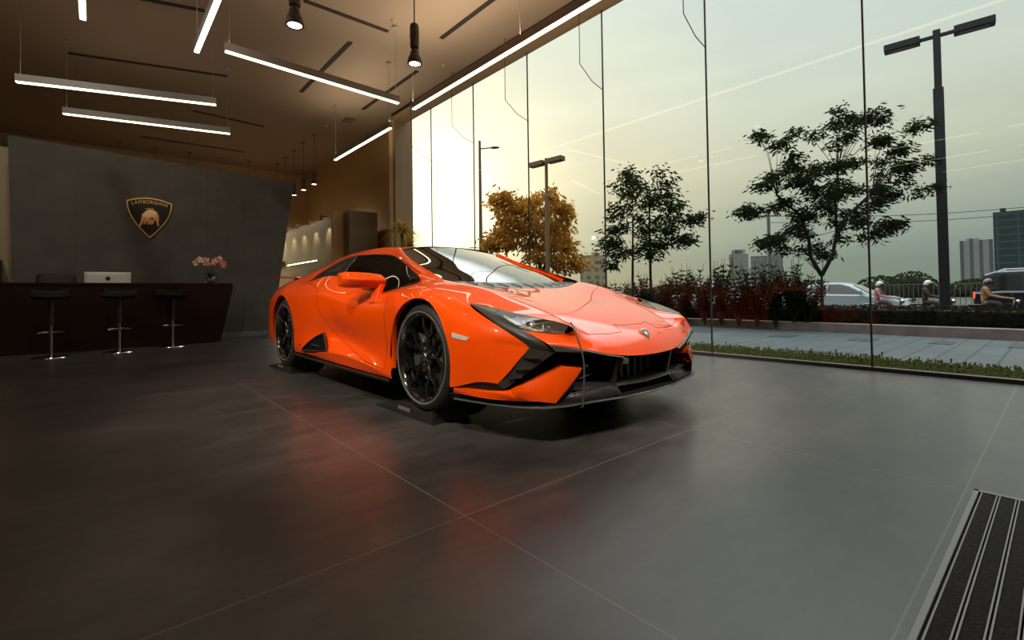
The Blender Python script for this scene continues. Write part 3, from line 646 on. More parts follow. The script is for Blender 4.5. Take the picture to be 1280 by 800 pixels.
# clipped hedge behind the kerb: dense core and a leafy skin
hg = empty('clipped_hedge', G0, RA, 'long low clipped dark hedge behind the stone kerb', 'hedge')
rbox(m := MB(), -10, 30, -6.35, -5.38, -.02, .36); m.build('hedge_core', mat('hedge_core', (.008, .009, .006), rough=1), hg)
r = random.Random(3); m = MB()
for k in range(15000):
    s = r.uniform(-2.5, 14); f = r.random()
    if f < .45: p = Vector((s, -5.36 + r.uniform(-.03, .05), r.uniform(.0, .40)))
    else: p = Vector((s, -r.uniform(5.36, 6.38), .37 + r.uniform(-.03, .06)))
    a, b = r.uniform(0, 2 * pi), r.uniform(-1, 1); d = Vector((cos(a), sin(a), b)).normalized() * .038; w = d.cross(Vector((r.uniform(-1, 1), r.uniform(-1, 1), r.uniform(-1, 1)))).normalized() * .013
    m.add([p - d, p + w, p + d, p - w], [(0, 1, 2, 3)])
m.build('hedge_leaves', LEAFR, hg, fix=False)

def tufts(m, c, n, rad, ln, wd, r, droop=.5, out=None):
    """a loose cluster of narrow leaflets hanging round a point"""
    for _ in range(n):
        o = Vector((r.gauss(0, .5), r.gauss(0, .5), r.gauss(0, .32))) * rad
        a = r.uniform(0, 2 * pi); d = Vector((cos(a), sin(a), -droop + r.uniform(-.45, .45)))
        if out is not None: d += out * .7
        d = d.normalized() * ln * r.uniform(.6, 1.2); w = d.cross(Vector((r.uniform(-1, 1), r.uniform(-1, 1), r.uniform(-.3, 1)))).normalized() * wd
        p = c + o
        m.add([p, p + d * .45 + w, p + d, p + d * .45 - w], [(0, 1, 2, 3)])
def tree(base, trunks, clusters, label, leafm, seed, depth, n=60, rad=.26, ln=.13, wd=.02, tr=.05, droop=.5, group=None, cat='tree', name='street_tree'):
    """trunks: polylines in metres from the base (x, y, z); clusters: (x, z) offsets, each given a depth inside the crown"""
    r = random.Random(seed); o = empty(name, base, 0, label, cat, group)
    tm = MB(); fm = MB()
    for t in trunks:
        tm.tube(t, [tr * (1 - .5 * i / (len(t) - 1)) for i in range(len(t))], 8)
    xs = [c[0] for c in clusters]; cx0 = sum(xs) / len(xs); hw = (max(xs) - min(xs)) / 2
    ends = [(Vector(p), i / (len(t) - 1)) for t in trunks for i, p in enumerate(t) if i >= len(t) // 2]
    for x, z in clusters:
        for j in range(2):
            y = r.uniform(-1, 1) * depth * math.sqrt(max(.12, 1 - ((x - cx0) / (hw * 1.05)) ** 2)); c = Vector((x, y, z)) + Vector((r.uniform(-.05, .05), 0, r.uniform(-.05, .05)))
            e = min(ends, key=lambda e_: (e_[0] - c).length + (1.2 if e_[0].z > c.z + .15 else 0))[0]
            mid = e.lerp(c, .5) + Vector((0, 0, .12 * (c - e).length)); tm.tube([e, mid, c], [tr * .20, tr * .12, tr * .05], 5)
            out = (c - Vector((cx0, 0, c.z))); out = out.normalized() if out.length > .3 else None
            tufts(fm, c, n // 2, rad, ln, wd, r, droop, out)
    tm.build('trunk', BARK, o, smooth=60); fm.build('foliage', leafm, o, fix=False)
    return o
def off(pts, bx, by, Zd):      # crown outline measured in the picture plane, metres at the tree's own distance
    return [((px - bx) / 600 * Zd, (by - py) / 600 * Zd) for px, py in pts]
T1C = [(953,165),(965,182),(978,201),(968,217),(952,229),(997,206),(1010,217),(988,227),(929,257),(952,260),(978,250),(1004,243),(1030,247),(1030,146),(1030,162),(1043,175),(1056,149),(1075,149),(1095,140),(1082,159),(1062,201),(1043,198),(1082,195),(1101,172),(1121,165),(1140,157),(1114,188),(1127,187),(1108,214),(1127,208),(1143,201),(1121,227),(1140,234),(1160,232),(1046,224),(1069,227),(1046,256),(1069,260),(1091,250),(1095,263),(1082,282),(1098,279),(1036,282),(1014,282),(991,289),(971,294),(955,299),(997,308),(1046,299),(1059,311),(1056,295),(1023,273),(1007,263),(990,268),(1020,232),(1034,210),(1060,240),(1080,225)]
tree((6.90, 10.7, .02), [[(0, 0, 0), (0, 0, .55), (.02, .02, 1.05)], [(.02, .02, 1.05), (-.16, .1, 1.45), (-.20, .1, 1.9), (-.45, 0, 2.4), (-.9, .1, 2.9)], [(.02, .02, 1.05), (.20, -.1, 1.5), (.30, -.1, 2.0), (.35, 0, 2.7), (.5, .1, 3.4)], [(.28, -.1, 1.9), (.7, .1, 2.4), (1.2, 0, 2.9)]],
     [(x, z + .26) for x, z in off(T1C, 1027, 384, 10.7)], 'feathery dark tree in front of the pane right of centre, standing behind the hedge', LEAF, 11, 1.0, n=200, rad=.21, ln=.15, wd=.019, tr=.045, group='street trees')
T2C = [(790,215),(780,225),(800,222),(817,222),(830,232),(790,237),(807,240),(825,245),(837,242),(777,250),(795,255),(815,255),(832,260),(775,265),(847,257),(845,272),(862,274),(873,274),(802,272),(822,275),(767,285),(785,282),(765,300),(760,307),(777,300),(797,292),(815,290),(832,287),(835,300),(850,300),(857,302),(807,307),(825,310),(795,310),(775,317),(772,327),(805,320)]
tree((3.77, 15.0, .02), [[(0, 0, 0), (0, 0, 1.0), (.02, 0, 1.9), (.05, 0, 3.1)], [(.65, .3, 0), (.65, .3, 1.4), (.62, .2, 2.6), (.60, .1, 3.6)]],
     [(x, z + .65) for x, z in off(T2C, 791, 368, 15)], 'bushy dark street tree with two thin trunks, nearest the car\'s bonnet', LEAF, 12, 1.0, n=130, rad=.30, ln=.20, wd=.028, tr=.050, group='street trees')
T3C = [(633,247),(628,254),(642,252),(653,250),(667,250),(678,243),(689,245),(696,252),(703,263),(709,270),(640,265),(653,263),(669,263),(685,265),(635,279),(649,279),(662,277),(678,279),(694,281),(707,281),(628,290),(642,290),(658,290),(673,292),(689,295),(705,292),(713,306),(619,302),(633,304),(646,304),(664,306),(680,308),(696,308),(709,302),(617,308),(669,320),(685,322),(698,324),(721,324),(723,333),(703,335)]
tree((1.26, 21.2, .02), [[(0, 0, 0), (0, 0, 1.6), (-.1, 0, 2.6), (-.3, 0, 3.6)], [(0, 0, 1.4), (.4, .2, 2.4), (.7, .1, 3.4)]],
     [(x - .12, z + 1.50) for x, z in off(T3C, 676, 345, 21.2)], 'dense tree tinted golden as if glowing before the low sun behind the windscreen', LEAFG, 13, 1.3, n=170, rad=.46, ln=.28, wd=.050, tr=.08, droop=.9, group='street trees')

# oleander shrubs behind the hedge
SB = [(742, 346, 13.0), (775, 350, 12.5), (806, 338, 12.0), (832, 342, 11.5), (856, 330, 11.2), (880, 338, 10.8), (900, 322, 10.6), (922, 334, 10.2), (945, 326, 10.0), (968, 334, 9.8), (992, 322, 9.6), (1008, 336, 9.5)]
where = ['beside the car\'s bonnet', 'left of the twin-stemmed tree', 'right of the twin-stemmed tree', 'between the two dark trees', 'left of the joint with the cable', 'at the joint', 'in front of the pale tower', 'in front of the wide pale block', 'before the thin utility pole', 'left of the feathery tree', 'tallest beside the feathery tree', 'touching the feathery tree\'s trunk']
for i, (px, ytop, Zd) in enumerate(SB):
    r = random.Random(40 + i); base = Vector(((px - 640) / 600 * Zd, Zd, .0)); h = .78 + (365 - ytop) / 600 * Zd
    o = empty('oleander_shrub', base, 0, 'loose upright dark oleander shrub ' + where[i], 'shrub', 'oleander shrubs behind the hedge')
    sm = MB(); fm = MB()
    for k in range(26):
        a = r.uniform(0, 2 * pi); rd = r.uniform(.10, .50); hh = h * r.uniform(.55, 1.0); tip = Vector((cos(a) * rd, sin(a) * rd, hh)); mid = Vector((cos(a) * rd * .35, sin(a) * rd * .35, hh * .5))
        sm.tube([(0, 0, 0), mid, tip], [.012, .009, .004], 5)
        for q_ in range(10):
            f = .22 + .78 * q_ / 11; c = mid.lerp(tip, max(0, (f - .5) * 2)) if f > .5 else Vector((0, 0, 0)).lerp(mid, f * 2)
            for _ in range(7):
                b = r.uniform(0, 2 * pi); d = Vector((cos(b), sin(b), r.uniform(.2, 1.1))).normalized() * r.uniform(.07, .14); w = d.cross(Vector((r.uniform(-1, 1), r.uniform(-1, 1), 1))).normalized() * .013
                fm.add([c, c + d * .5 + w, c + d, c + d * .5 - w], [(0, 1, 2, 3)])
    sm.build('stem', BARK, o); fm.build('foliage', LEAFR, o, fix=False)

# street lamps
POSTM = mat('post_dark', (.018, .020, .028), rough=.45); POSTG = mat('post_bronze', (.17, .105, .045), rough=.6)
def twin_lamp(base, h, arm, d, label, mtl, pw=.19, hw=.80, group='street lamps'):
    o = empty('street_lamp', base, 0, label, 'street lamp', group); d = Vector(d).normalized()
    m = MB(); m.beam((0, 0, 0), (0, 0, h - 1.4), pw, pw, up=d); m.beam((0, 0, h - 1.4), (0, 0, h), pw * .72, pw * .72, up=d); m.build('pole', mtl, o, bevel=.01)
    m = MB(); m.beam(-d * arm + Z * (h - .14), d * arm + Z * (h - .14), .07, .07); m.build('cross_arm', mtl, o)
    for sg in (-1, 1):
        m = MB(); m.beam(d * sg * (arm - .05) + Z * (h - .14), d * sg * (arm + hw) + Z * (h - .14), .28, .17); hd = m.build('lamp_head', mtl, o, bevel=.015)
        m = MB(); m.beam(d * sg * (arm + .05) + Z * (h - .232), d * sg * (arm + hw - .1) + Z * (h - .232), .2, .012); m.build('lamp_glass', mat('lamp_glass', (.2, .2, .19), rough=.2), hd)
twin_lamp((10.18, 11.3, 0), 6.88, .35, (1.09, -1.0, 0), 'large dark square street lamp with two heads, close by on the right', POSTM, pw=.195, hw=.64)
twin_lamp((1.33, 17.7, 0), 5.75, .15, (1.09, -1.0, 0), 'smaller street lamp with two heads rising out of the golden tree', POSTG, pw=.125, hw=.62)
def arm_lamp(base, h, ln, d, label, mtl):
    o = empty('street_lamp', base, 0, label, 'street lamp', 'street lamps'); d = Vector(d).normalized()
    MB().tube([(0, 0, 0), (0, 0, h * .5), (0, 0, h)], [.13, .10, .07], 10).build('pole', mtl, o, smooth=60)
    MB().tube([Z * (h - .45), Z * (h - .42) + d * ln * .6], [.04, .035], 8).build('arm', mtl, o, smooth=60)
    MB().ball((0, 0, 0), 1, 12, 8, M=Matrix.Translation(Z * (h - .42) + d * ln * .82) @ Matrix.Rotation(math.atan2(d.y, d.x), 4, 'Z') @ Matrix.Diagonal((ln * .27, .13, .07, 1))).build('lamp_head', mtl, o, smooth=60)
arm_lamp((-1.72, 27, 0), 9.4, 1.05, (1, -.1, 0), 'tall single-arm street lamp left of the golden tree', POSTG)
arm_lamp((-.45, 44, 0), 7.4, -1.2 * -1, (-1, 0, 0), 'distant small street lamp with its arm to the left, between tall lamp and golden tree', POSTG)
arm_lamp((-3.0, 60, 0), 6.9, 2.2, (-1, 0, 0), 'far lamp head peeping just over the car roof', POSTG)
o = empty('utility_pole', (21.5, 40, -.5), 0, 'thin concrete utility pole half hidden behind the feathery tree', 'pole')
MB().tube([(0, 0, 0), (0, 0, 8.0)], [.17, .12], 8).build('pole_shaft', mat('concrete', (.16, .16, .14), rough=.8), o); MB().beam((-.7, 0, 7.4), (.7, 0, 7.4), .1, .1).build('cross_arm', mat('concrete'), o)
for i, (x, y, h, lab) in enumerate(((27.6, 60, 6.0, 'thin distant mast between feathery tree and glass joint'), (62, 130, 9.0, 'short distant mast over the round bush'), (88, 150, 14, 'tall distant mast right of the big lamp post'))):
    o = empty('mast', (x, y, -.5), 0, lab, 'mast', 'distant masts'); MB().tube([(0, 0, 0), (0, 0, h)], [.12, .07], 6).build('mast_shaft', mat('concrete'), o); MB().beam((-.6, 0, h - .8), (.6, 0, h - .8), .08, .08).build('cross_arm', mat('concrete'), o)
for i, dz in enumerate((0, .55)):
    a, b = Vector((21.5, 40, 6.9 - dz)), Vector((41, 32.0, 6.6 - dz * .8)); pts = [a.lerp(b, f / 12) - Z * (.5 * sin(pi * f / 12)) for f in range(13)]
    MB().tube(pts, .022, 5).build('power_line', mat('cable_black', (.03, .03, .03), rough=.7), label=['upper', 'lower'][i] + ' power line crossing the right panes below the tree branches', cat='power line', group='power lines')

# mesh fence along the waste ground
f = empty('wire_fence', G0, RA, 'long pale picket fence along the far side of the road', 'fence')
m = MB()
for k in range(420): rbox(m, -25 + k * .2, -24.97 + k * .2, -26.9, -26.89, -.5, .98)
rbox(m, -25, 59, -26.9, -26.87, .9, .95); rbox(m, -25, 59, -26.9, -26.87, -.2, -.15); m.build('picket_panel', mat('fence_pale', (.11, .115, .10), rough=.8), f)

# far buildings, with the distance haze put into their facade colours
def facade(name, c1, c2, bw, rh, mort=.12):
    if name in MATS: return MATS[name]
    m = bpy.data.materials.new(name); m.use_nodes = True; nt = m.node_tree; b = nt.nodes['Principled BSDF']; tc = nt.nodes.new('ShaderNodeTexCoord'); br = nt.nodes.new('ShaderNodeTexBrick')
    mp = nt.nodes.new('ShaderNodeMapping'); mp.inputs['Rotation'].default_value = (R(90), 0, 0); nt.links.new(tc.outputs['Object'], mp.inputs[0]); nt.links.new(mp.outputs[0], br.inputs['Vector'])
    br.offset = 0; br.inputs['Scale'].default_value = 1; br.inputs['Brick Width'].default_value = bw; br.inputs['Row Height'].default_value = rh; br.inputs['Mortar Size'].default_value = mort * min(bw, rh)
    br.inputs['Color1'].default_value = (*c1, 1); br.inputs['Color2'].default_value = (*c1, 1); br.inputs['Mortar'].default_value = (*c2, 1)
    nt.links.new(br.outputs['Color'], b.inputs['Base Color']); b.inputs['Roughness'].default_value = .8; MATS[name] = m; return m
def block(x0, x1, y, h, mtl, label, boxes=(), depth=18, roof=None):
    an = -math.atan2((x0 + x1) / 2, y); o = empty('apartment_building', ((x0 + x1) / 2, y, -1), an, label, 'building', 'distant buildings')
    w = (x1 - x0) * cos(an); MB().box((0, depth / 2, h / 2), (w, depth, h)).build('facade', mtl, o)
    for bx, bw, bh in boxes: MB().box((bx * w, depth / 2, h + bh / 2), (bw * w, depth * .6, bh)).build('roof_block', roof or mtl, o)
    return o
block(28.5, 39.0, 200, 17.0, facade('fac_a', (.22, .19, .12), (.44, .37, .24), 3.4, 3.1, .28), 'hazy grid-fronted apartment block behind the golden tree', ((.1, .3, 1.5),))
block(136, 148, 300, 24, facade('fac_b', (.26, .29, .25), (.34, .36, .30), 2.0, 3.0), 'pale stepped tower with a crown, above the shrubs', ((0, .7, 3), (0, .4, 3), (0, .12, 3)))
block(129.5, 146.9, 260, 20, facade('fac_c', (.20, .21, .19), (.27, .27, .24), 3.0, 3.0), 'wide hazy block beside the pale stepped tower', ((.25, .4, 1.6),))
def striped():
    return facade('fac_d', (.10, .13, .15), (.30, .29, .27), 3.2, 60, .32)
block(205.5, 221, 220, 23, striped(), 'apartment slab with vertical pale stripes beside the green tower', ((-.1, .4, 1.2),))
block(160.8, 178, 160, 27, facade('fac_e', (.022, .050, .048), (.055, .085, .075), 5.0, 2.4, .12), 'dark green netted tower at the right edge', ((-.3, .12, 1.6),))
# round bushes and far tree line
def bush(c, rx, rz_, label, seed, n=500, m_=None):
    r = random.Random(seed); o = empty('round_bush', c, 0, label, 'bush', 'distant bushes'); m = MB()
    MB().lathe([(0, rz_ * .92), (rx * .5, rz_ * .8), (rx * .82, rz_ * .45), (rx * .9, .2), (rx * .6, 0)], 16).build('bush_core', mat('hedge_core'), o, smooth=180)
    for _ in range(n):
        a, e = r.uniform(0, 2 * pi), math.asin(r.uniform(0, 1)); p = Vector((rx * cos(a) * cos(e), rx * sin(a) * cos(e), rz_ * sin(e) + .2)); k = max(.12, rx * .09)
        d = Vector((r.uniform(-1, 1), r.uniform(-1, 1), r.uniform(-1, 1))).normalized() * k; w = d.cross(Vector((r.uniform(-1, 1), r.uniform(-1, 1), r.uniform(-1, 1)))).normalized() * k * .5
        m.add([p - d, p + w, p + d, p - w], [(0, 1, 2, 3)])
    m.build('foliage', m_ or LEAFO, o, fix=False)
bush((50, 60, -.6), 2.9, 3.1, 'dark round bush between the scooter riders and the big lamp post', 61)
bush((33.0, 43, -.6), 2.3, 2.2, 'olive bush behind the white car', 62); bush((27.2, 43, -.6), 2.1, 1.9, 'low olive bush left of the white car\'s roof', 63)
bush((56, 58, -.6), 3.0, 2.0, 'low bush just right of the big lamp post', 64); bush((64, 62, -.6), 3.2, 2.0, 'low bush behind the dark off-roader', 65)
bush((9.6, 56, -.6), 3.6, 1.7, 'hazy low bush behind the bonnet', 66); bush((17.5, 52, -.6), 3.4, 1.8, 'hazy low bush between the two dark trees', 67)
# traffic
def wheel_simple(parent, x, y, z, rad, wd=.2):
    M = Matrix.Translation((x, y, z)) @ Matrix.Rotation(R(90), 4, 'X')
    w = MB().lathe([(rad * .55, wd / 2), (rad * .9, wd / 2), (rad, wd * .35), (rad, -wd * .35), (rad * .9, -wd / 2), (rad * .55, -wd / 2)], 24, M=M).build('wheel', RUBBER, parent, smooth=40)
    MB().lathe([(0, wd * .42), (rad * .2, wd * .44), (rad * .5, wd * .36), (rad * .57, wd * .45)], 20, M=M).build('rim', STEEL, w, smooth=40)
def vehicle(base, rz, prof, glass, L_, W_, hub, paint, label, name='car', group='cars on the road', cat='car', rear=None, rails=False):
    """prof: body outline (x, z) up to the belt and roof; glass: window polygons"""
    o = empty(name, base, rz, label, cat, group)
    belt = max(p[1] for p in prof['low'])
    rows = []
    for yf in (-1, -.96, -.8, 0, .8, .96, 1):
        k = 1 if abs(yf) < .97 else .0
        rows.append([Vector((x * (1 - .02 * (abs(yf) > .9)), yf * W_ / 2 * (1 - .0), z if (k or z < .5) else z - .06)) for x, z in prof['low']])
    m = MB(); m.sheet(rows)
    for sg in (-1, 1): m.add([Vector((x * (1 - .02), sg * W_ / 2, z if z < .5 else z - .06)) for x, z in prof['low']] + [Vector((x, sg * W_ / 2, prof['sill'])) for x in (prof['low'][-1][0], prof['low'][0][0])], [tuple(range(len(prof['low']) + 2))])
    m.build('body', paint, o, smooth=30)
    rows = []
    for yf in (-1, -.93, 0, .93, 1):
        a = abs(yf); rows.append([Vector((x, yf * W_ / 2 * (.93 - .17 * ((z - belt) / (prof['roof'] - belt)) if z > belt else .95), z - (.05 if a == 1 and z > belt + .2 else 0))) for x, z in prof['top']])
    m = MB(); m.sheet(rows)
    for sg in (0, -1): m.add(rows[sg], [tuple(range(len(rows[sg])))])
    m.build('cabin', paint, o, smooth=30)
    for poly in glass['side']:
        for sg in (-1, 1):
            MB().add([Vector((x, sg * (W_ / 2 * (.93 - .17 * (z - belt) / (prof['roof'] - belt)) + .012), z)) for x, z in poly], [tuple(range(len(poly)))]).build('side_window', BLACKG, o)
    for (xa, za), (xb, zb) in glass['ends']:
        n = Vector((zb - za, 0, -(xb - xa))).normalized(); n = n if n.x * (xa) > 0 else -n
        MB().add([Vector((xa, -W_ * .40, za)) + n * .02, Vector((xa, W_ * .40, za)) + n * .02, Vector((xb, W_ * .34, zb)) + n * .02, Vector((xb, -W_ * .34, zb)) + n * .02], [(0, 1, 2, 3)]).build('windscreen', BLACKG, o)
    for x in hub[:2]:
        for sg in (-1, 1): wheel_simple(o, x, sg * (W_ / 2 - .10), hub[2], hub[2])
    for sg in (-1, 1):
        MB().box((hub[3], sg * (W_ / 2 + .07), belt + .06), (.12, .18, .12)).build('door_mirror', paint, o, bevel=.02)
        if rear: MB().box(rear[0][:1] + (sg * (W_ / 2 - .10),) + rear[0][2:], rear[1]).build('tail_light', mat('tail_glow', (.6, .05, .02), emit=(1, .12, .03), emit_s=1.0), o, bevel=.02)
        MB().box((prof['low'][-1][0] - .12, sg * (W_ / 2 - .22), .68), (.16, .3, .12)).build('headlamp', CHROME, o, bevel=.02)
        if rails: m = MB(); m.tube([(-1.75, sg * .58, 1.78), (-1.6, sg * .58, 1.86), (.2, sg * .58, 1.86), (.4, sg * .58, 1.80)], .025, 6); m.build('roof_rail', STEEL, o)
    return o
SEDAN = dict(low=[(-2.25, .25), (-2.28, .55), (-2.2, .92), (-1.6, .98), (.9, .93), (1.7, .84), (2.15, .68), (2.25, .5), (2.22, .25)], sill=.22, top=[(-1.75, .90), (-1.1, 1.34), (-.5, 1.45), (.1, 1.44), (.5, 1.32), (1.25, .86)], roof=1.45)
SGLASS = dict(side=[[(-1.35, 1.0), (-.98, 1.30), (-.42, 1.37), (-.40, .98)], [(-.34, .98), (-.36, 1.37), (.1, 1.36), (.42, 1.26), (.92, .97)]], ends=[((1.18, .92), (.50, 1.33)), ((-1.70, .95), (-1.12, 1.33))])
WHITEP = mat('white_paint', (.34, .42, .43), rough=.3, coat=.8); DARKBLUE = mat('dark_blue_paint', (.010, .014, .025), rough=.25, coat=1)
vehicle(tuple(room(6.1, -18.9, -.42)), RA + pi, SEDAN, SGLASS, 4.5, 1.8, (-1.4, 1.35, .32, .85), WHITEP, 'white saloon car passing behind the feathery tree\'s trunk', 'saloon_car')
vehicle(tuple(room(11.6, -18.6, -.42)), RA + pi, SEDAN, SGLASS, 4.5, 1.8, (-1.4, 1.35, .32, .85), mat('silver_paint', (.38, .40, .42), rough=.3, coat=.8), 'silver car half hidden by shrubs, left of the white saloon', 'saloon_car')
vehicle(tuple(room(17.5, -17.6, -.52)), RA + pi, SEDAN, SGLASS, 4.5, 1.8, (-1.4, 1.35, .32, .85), mat('grey_paint', (.16, .16, .17), rough=.3, coat=.8), 'grey car deep among the shrubs behind the bonnet', 'saloon_car')
SUV = dict(low=[(-2.3, .45), (-2.36, .7), (-2.32, 1.10), (-1.6, 1.14), (1.1, 1.12), (1.9, 1.06), (2.25, .95), (2.35, .6), (2.3, .42)], sill=.38, top=[(-2.2, 1.05), (-2.05, 1.70), (-1.8, 1.80), (-.5, 1.83), (.4, 1.80), (1.15, 1.08)], roof=1.83)
UGLASS = dict(side=[[(-2.0, 1.16), (-1.88, 1.64), (-1.2, 1.68), (-1.15, 1.16)], [(-1.08, 1.16), (-1.1, 1.68), (-.25, 1.69), (-.2, 1.16)], [(-.12, 1.16), (-.15, 1.69), (.35, 1.66), (.88, 1.18)]], ends=[((1.10, 1.14), (.46, 1.75)), ((-2.19, 1.14), (-2.07, 1.66))])
vehicle(tuple(room(-.5, -17.9, -.52)), RA + pi, SUV, UGLASS, 4.7, 1.9, (-1.45, 1.4, .40, .95), DARKBLUE, 'dark blue off-roader with a glowing red rear lamp at the right edge', 'off_road_car', rear=((-2.31, 0, 1.0), (.06, .15, .22)), rails=True)

def skinned(name, pts, edges, radii, material, parent, root=0, sub=2):
    me = bpy.data.meshes.new(name); me.from_pydata([Vector(p) for p in pts], edges, []); o = bpy.data.objects.new(name, me); COL.objects.link(o)
    md = o.modifiers.new('skin', 'SKIN'); md.use_smooth_shade = True
    for i, v in enumerate(me.skin_vertices[0].data): v.radius = radii[i] if isinstance(radii[i], tuple) else (radii[i], radii[i]); v.use_root = (i == root)
    s = o.modifiers.new('sub', 'SUBSURF'); s.levels = sub; s.render_levels = sub
    dg = bpy.context.evaluated_depsgraph_get(); m2 = bpy.data.meshes.new_from_object(o.evaluated_get(dg)); bpy.data.objects.remove(o); bpy.data.meshes.remove(me)
    m2.name = name; m2.materials.clear(); m2.materials.append(material); n = bpy.data.objects.new(name, m2); COL.objects.link(n); n.parent = parent
    return n
def rider(base, rz, label_p, label_s, jacket, helmet, scooter, trousers, visor=True, sd=1):
    """a rider on a scooter, both facing local +x; seat 0.78 m high"""
    sc_ = empty('scooter', base, rz, label_s, 'scooter', 'scooters on the road'); sc_.scale = (.86, .86, .86)
    m = MB(); m.sheet([[Vector((x, y * w, z)) for y in (-1, -.6, 0, .6, 1)] for x, z, w in ((-.78, .60, .10), (-.62, .78, .15), (-.2, .78, .16), (-.02, .72, .15), (.06, .40, .14), (.14, .30, .16), (.40, .30, .16), (.50, .42, .20), (.60, .80, .20), (.62, .98, .12))]); m.build('body', scooter, sc_, solid=.05, smooth=50)
    MB().sheet([[Vector((x, y, z)) for y in (-.14, 0, .14)] for x, z in ((-.66, .80), (-.4, .83), (-.05, .80))]).build('seat', BLACKP, sc_, solid=.06, smooth=50)
    m = MB(); m.tube([(.56, -.33, 1.02), (.60, -.12, 1.0), (.62, 0, .98), (.60, .12, 1.0), (.56, .33, 1.02)], .016, 8); m.build('handlebar', DARKMETAL, sc_, smooth=60)
    m = MB(); m.tube([(.60, 0, .96), (.74, 0, .30)], .03, 8); m.build('fork', STEEL, sc_, smooth=60)
    MB().ball((.68, 0, .92), (.08, .10, .09), 12, 8).build('headlamp', CHROME, sc_, smooth=60)
    for x in (-.58, .74): wheel_simple(sc_, x, 0, .25, .25, .10)
    for sg in (-1, 1): m = MB(); m.tube([(.56, sg * .22, 1.02), (.54, sg * .28, 1.16)], .006, 5); m.ball((.54, sg * .29, 1.18), (.02, .06, .04), 8, 6); m.build('rear_mirror', DARKMETAL, sc_)
    p = empty('person', base, rz, label_p, 'person', 'riders on the road'); p.scale = (.86, .86, .86)
    J = [(-.22, 0, .90), (-.20, 0, 1.08), (-.17, 0, 1.30), (-.14, 0, 1.44), (-.12, 0, 1.52),            # pelvis..neck
         (-.14, .19, 1.40), (-.02, .27, 1.16), (.26, .27, 1.08), (.50, .27, 1.05),                       # left arm
         (-.14, -.19, 1.40), (-.02, -.27, 1.16), (.26, -.27, 1.08), (.50, -.27, 1.05),
         (-.18, .11, .87), (.20, .15, .86), (.30, .14, .46), (.40, .14, .38),
         (-.18, -.11, .87), (.20, -.15, .86), (.30, -.14, .46), (.40, -.14, .38)]
    E_ = [(0, 1), (1, 2), (2, 3), (3, 4), (3, 5), (5, 6), (6, 7), (7, 8), (3, 9), (9, 10), (10, 11), (11, 12), (0, 13), (13, 14), (14, 15), (15, 16), (0, 17), (17, 18), (18, 19), (19, 20)]
    Rr = [(.15, .13), (.14, .12), (.17, .13), (.12, .09), .055, .075, .055, .045, .032, .075, .055, .045, .032, .11, .085, .06, .05, .11, .085, .06, .05]
    skinned('body', J, E_, Rr, jacket, p)
    # trousers over the legs
    for sg in (-1, 1):
        skinned('trouser_leg', [(-.20, sg * .10, .88), (.20, sg * .15, .865), (.30, sg * .14, .44)], [(0, 1), (1, 2)], [.118, .095, .072], trousers, p)
        MB().ball((.40, sg * .14, .36), (.13, .05, .045), 12, 8).build('shoe', BLACKP, p, smooth=60)
        skinned('hand', [(.48, sg * .27, 1.05), (.55, sg * .275, 1.045), (.60, sg * .26, 1.03)], [(0, 1), (1, 2)], [.032, .042, .02], mat('skin', (.45, .25, .16), rough=.6), p)
        for f_ in range(4): MB().tube([(.575, sg * (.305 - .022 * f_), 1.05), (.60, sg * (.305 - .022 * f_), 1.025), (.575, sg * (.305 - .022 * f_), 1.0)], .009, 6).build('finger', mat('skin'), p, smooth=60)
    hd = MB(); hd.ball((-.07, 0, 1.63), (.095, .075, .12), 16, 12); hd.ball((.03, 0, 1.62), (.02, .013, .02), 8, 6); hd.build('head', mat('skin'), p, smooth=60)
    h = MB(); rows = []
    for i in range(9):
        t = pi * .62 * i / 8; rows.append([Vector((-.085 + .145 * sin(t) * cos(a), .13 * sin(t) * sin(a), 1.655 + .145 * cos(t) - (.03 * (cos(a) < 0) * (i / 8)))) for a in [2 * pi * k / 20 for k in range(21)]])
    h.sheet(rows); hm = h.build('helmet', helmet, p, smooth=60, solid=.012)
    if visor: v = MB(); v.sheet([[Vector((-.08 + .155 * cos(a), .135 * sin(a), z)) for a in [R(-65 + 130 * k / 10) for k in range(11)]] for z in (1.67, 1.62, 1.57)]); v.build('visor', BLACKG, hm, smooth=60)
    return p
WH = mat('helmet_white', (.55, .55, .52), rough=.3, coat=.6)
rider(tuple(room(4.25, -16.6, -.52)), RA + pi, 'rider in a pinkish jacket and white helmet, close to the glass joint', 'pale blue scooter under the rider in pink', mat('jacket_pink', (.35, .17, .16), rough=.8), WH, mat('scooter_blue', (.20, .36, .42), rough=.3, coat=.6), mat('trousers', (.03, .03, .04), rough=.8))
rider(tuple(room(2.9, -16.8, -.52)), RA + pi, 'rider in dark clothes and white helmet, just left of the big lamp post', 'dark scooter under the rider in dark clothes', mat('shirt_dark', (.035, .015, .012), rough=.8), WH, mat('scooter_dark', (.03, .04, .06), rough=.3, coat=.6), mat('trousers'))
rider(tuple(room(1.35, -16.4, -.52)), RA + pi, 'rider in an ochre top and dark helmet in front of the dark off-roader', 'black scooter in front of the dark off-roader', mat('shirt_ochre', (.26, .13, .05), rough=.8), mat('helmet_dark', (.03, .03, .035), rough=.3, coat=.6), mat('scooter_dark'), mat('trousers'))
# ------------------------------------------------------------------ the sports car
# car frame: x forward from the front axle, y to the car's left, z up from the tyres' foot
CAR = empty('sports_car', (0.1257, 3.5542, 0.066), -0.84031,
            'bright orange low wedge-shaped sports car parked on four tyre cradles', 'car')

def both(w_list):            # right-side points (x, w, z) -> right and left versions
    return [Vector((x, -w, z)) for x, w, z in w_list], [Vector((x, w, z)) for x, w, z in w_list]

# ---- body cage (right half); columns run along the car
P = {}
def put(k, *p): P[k] = p
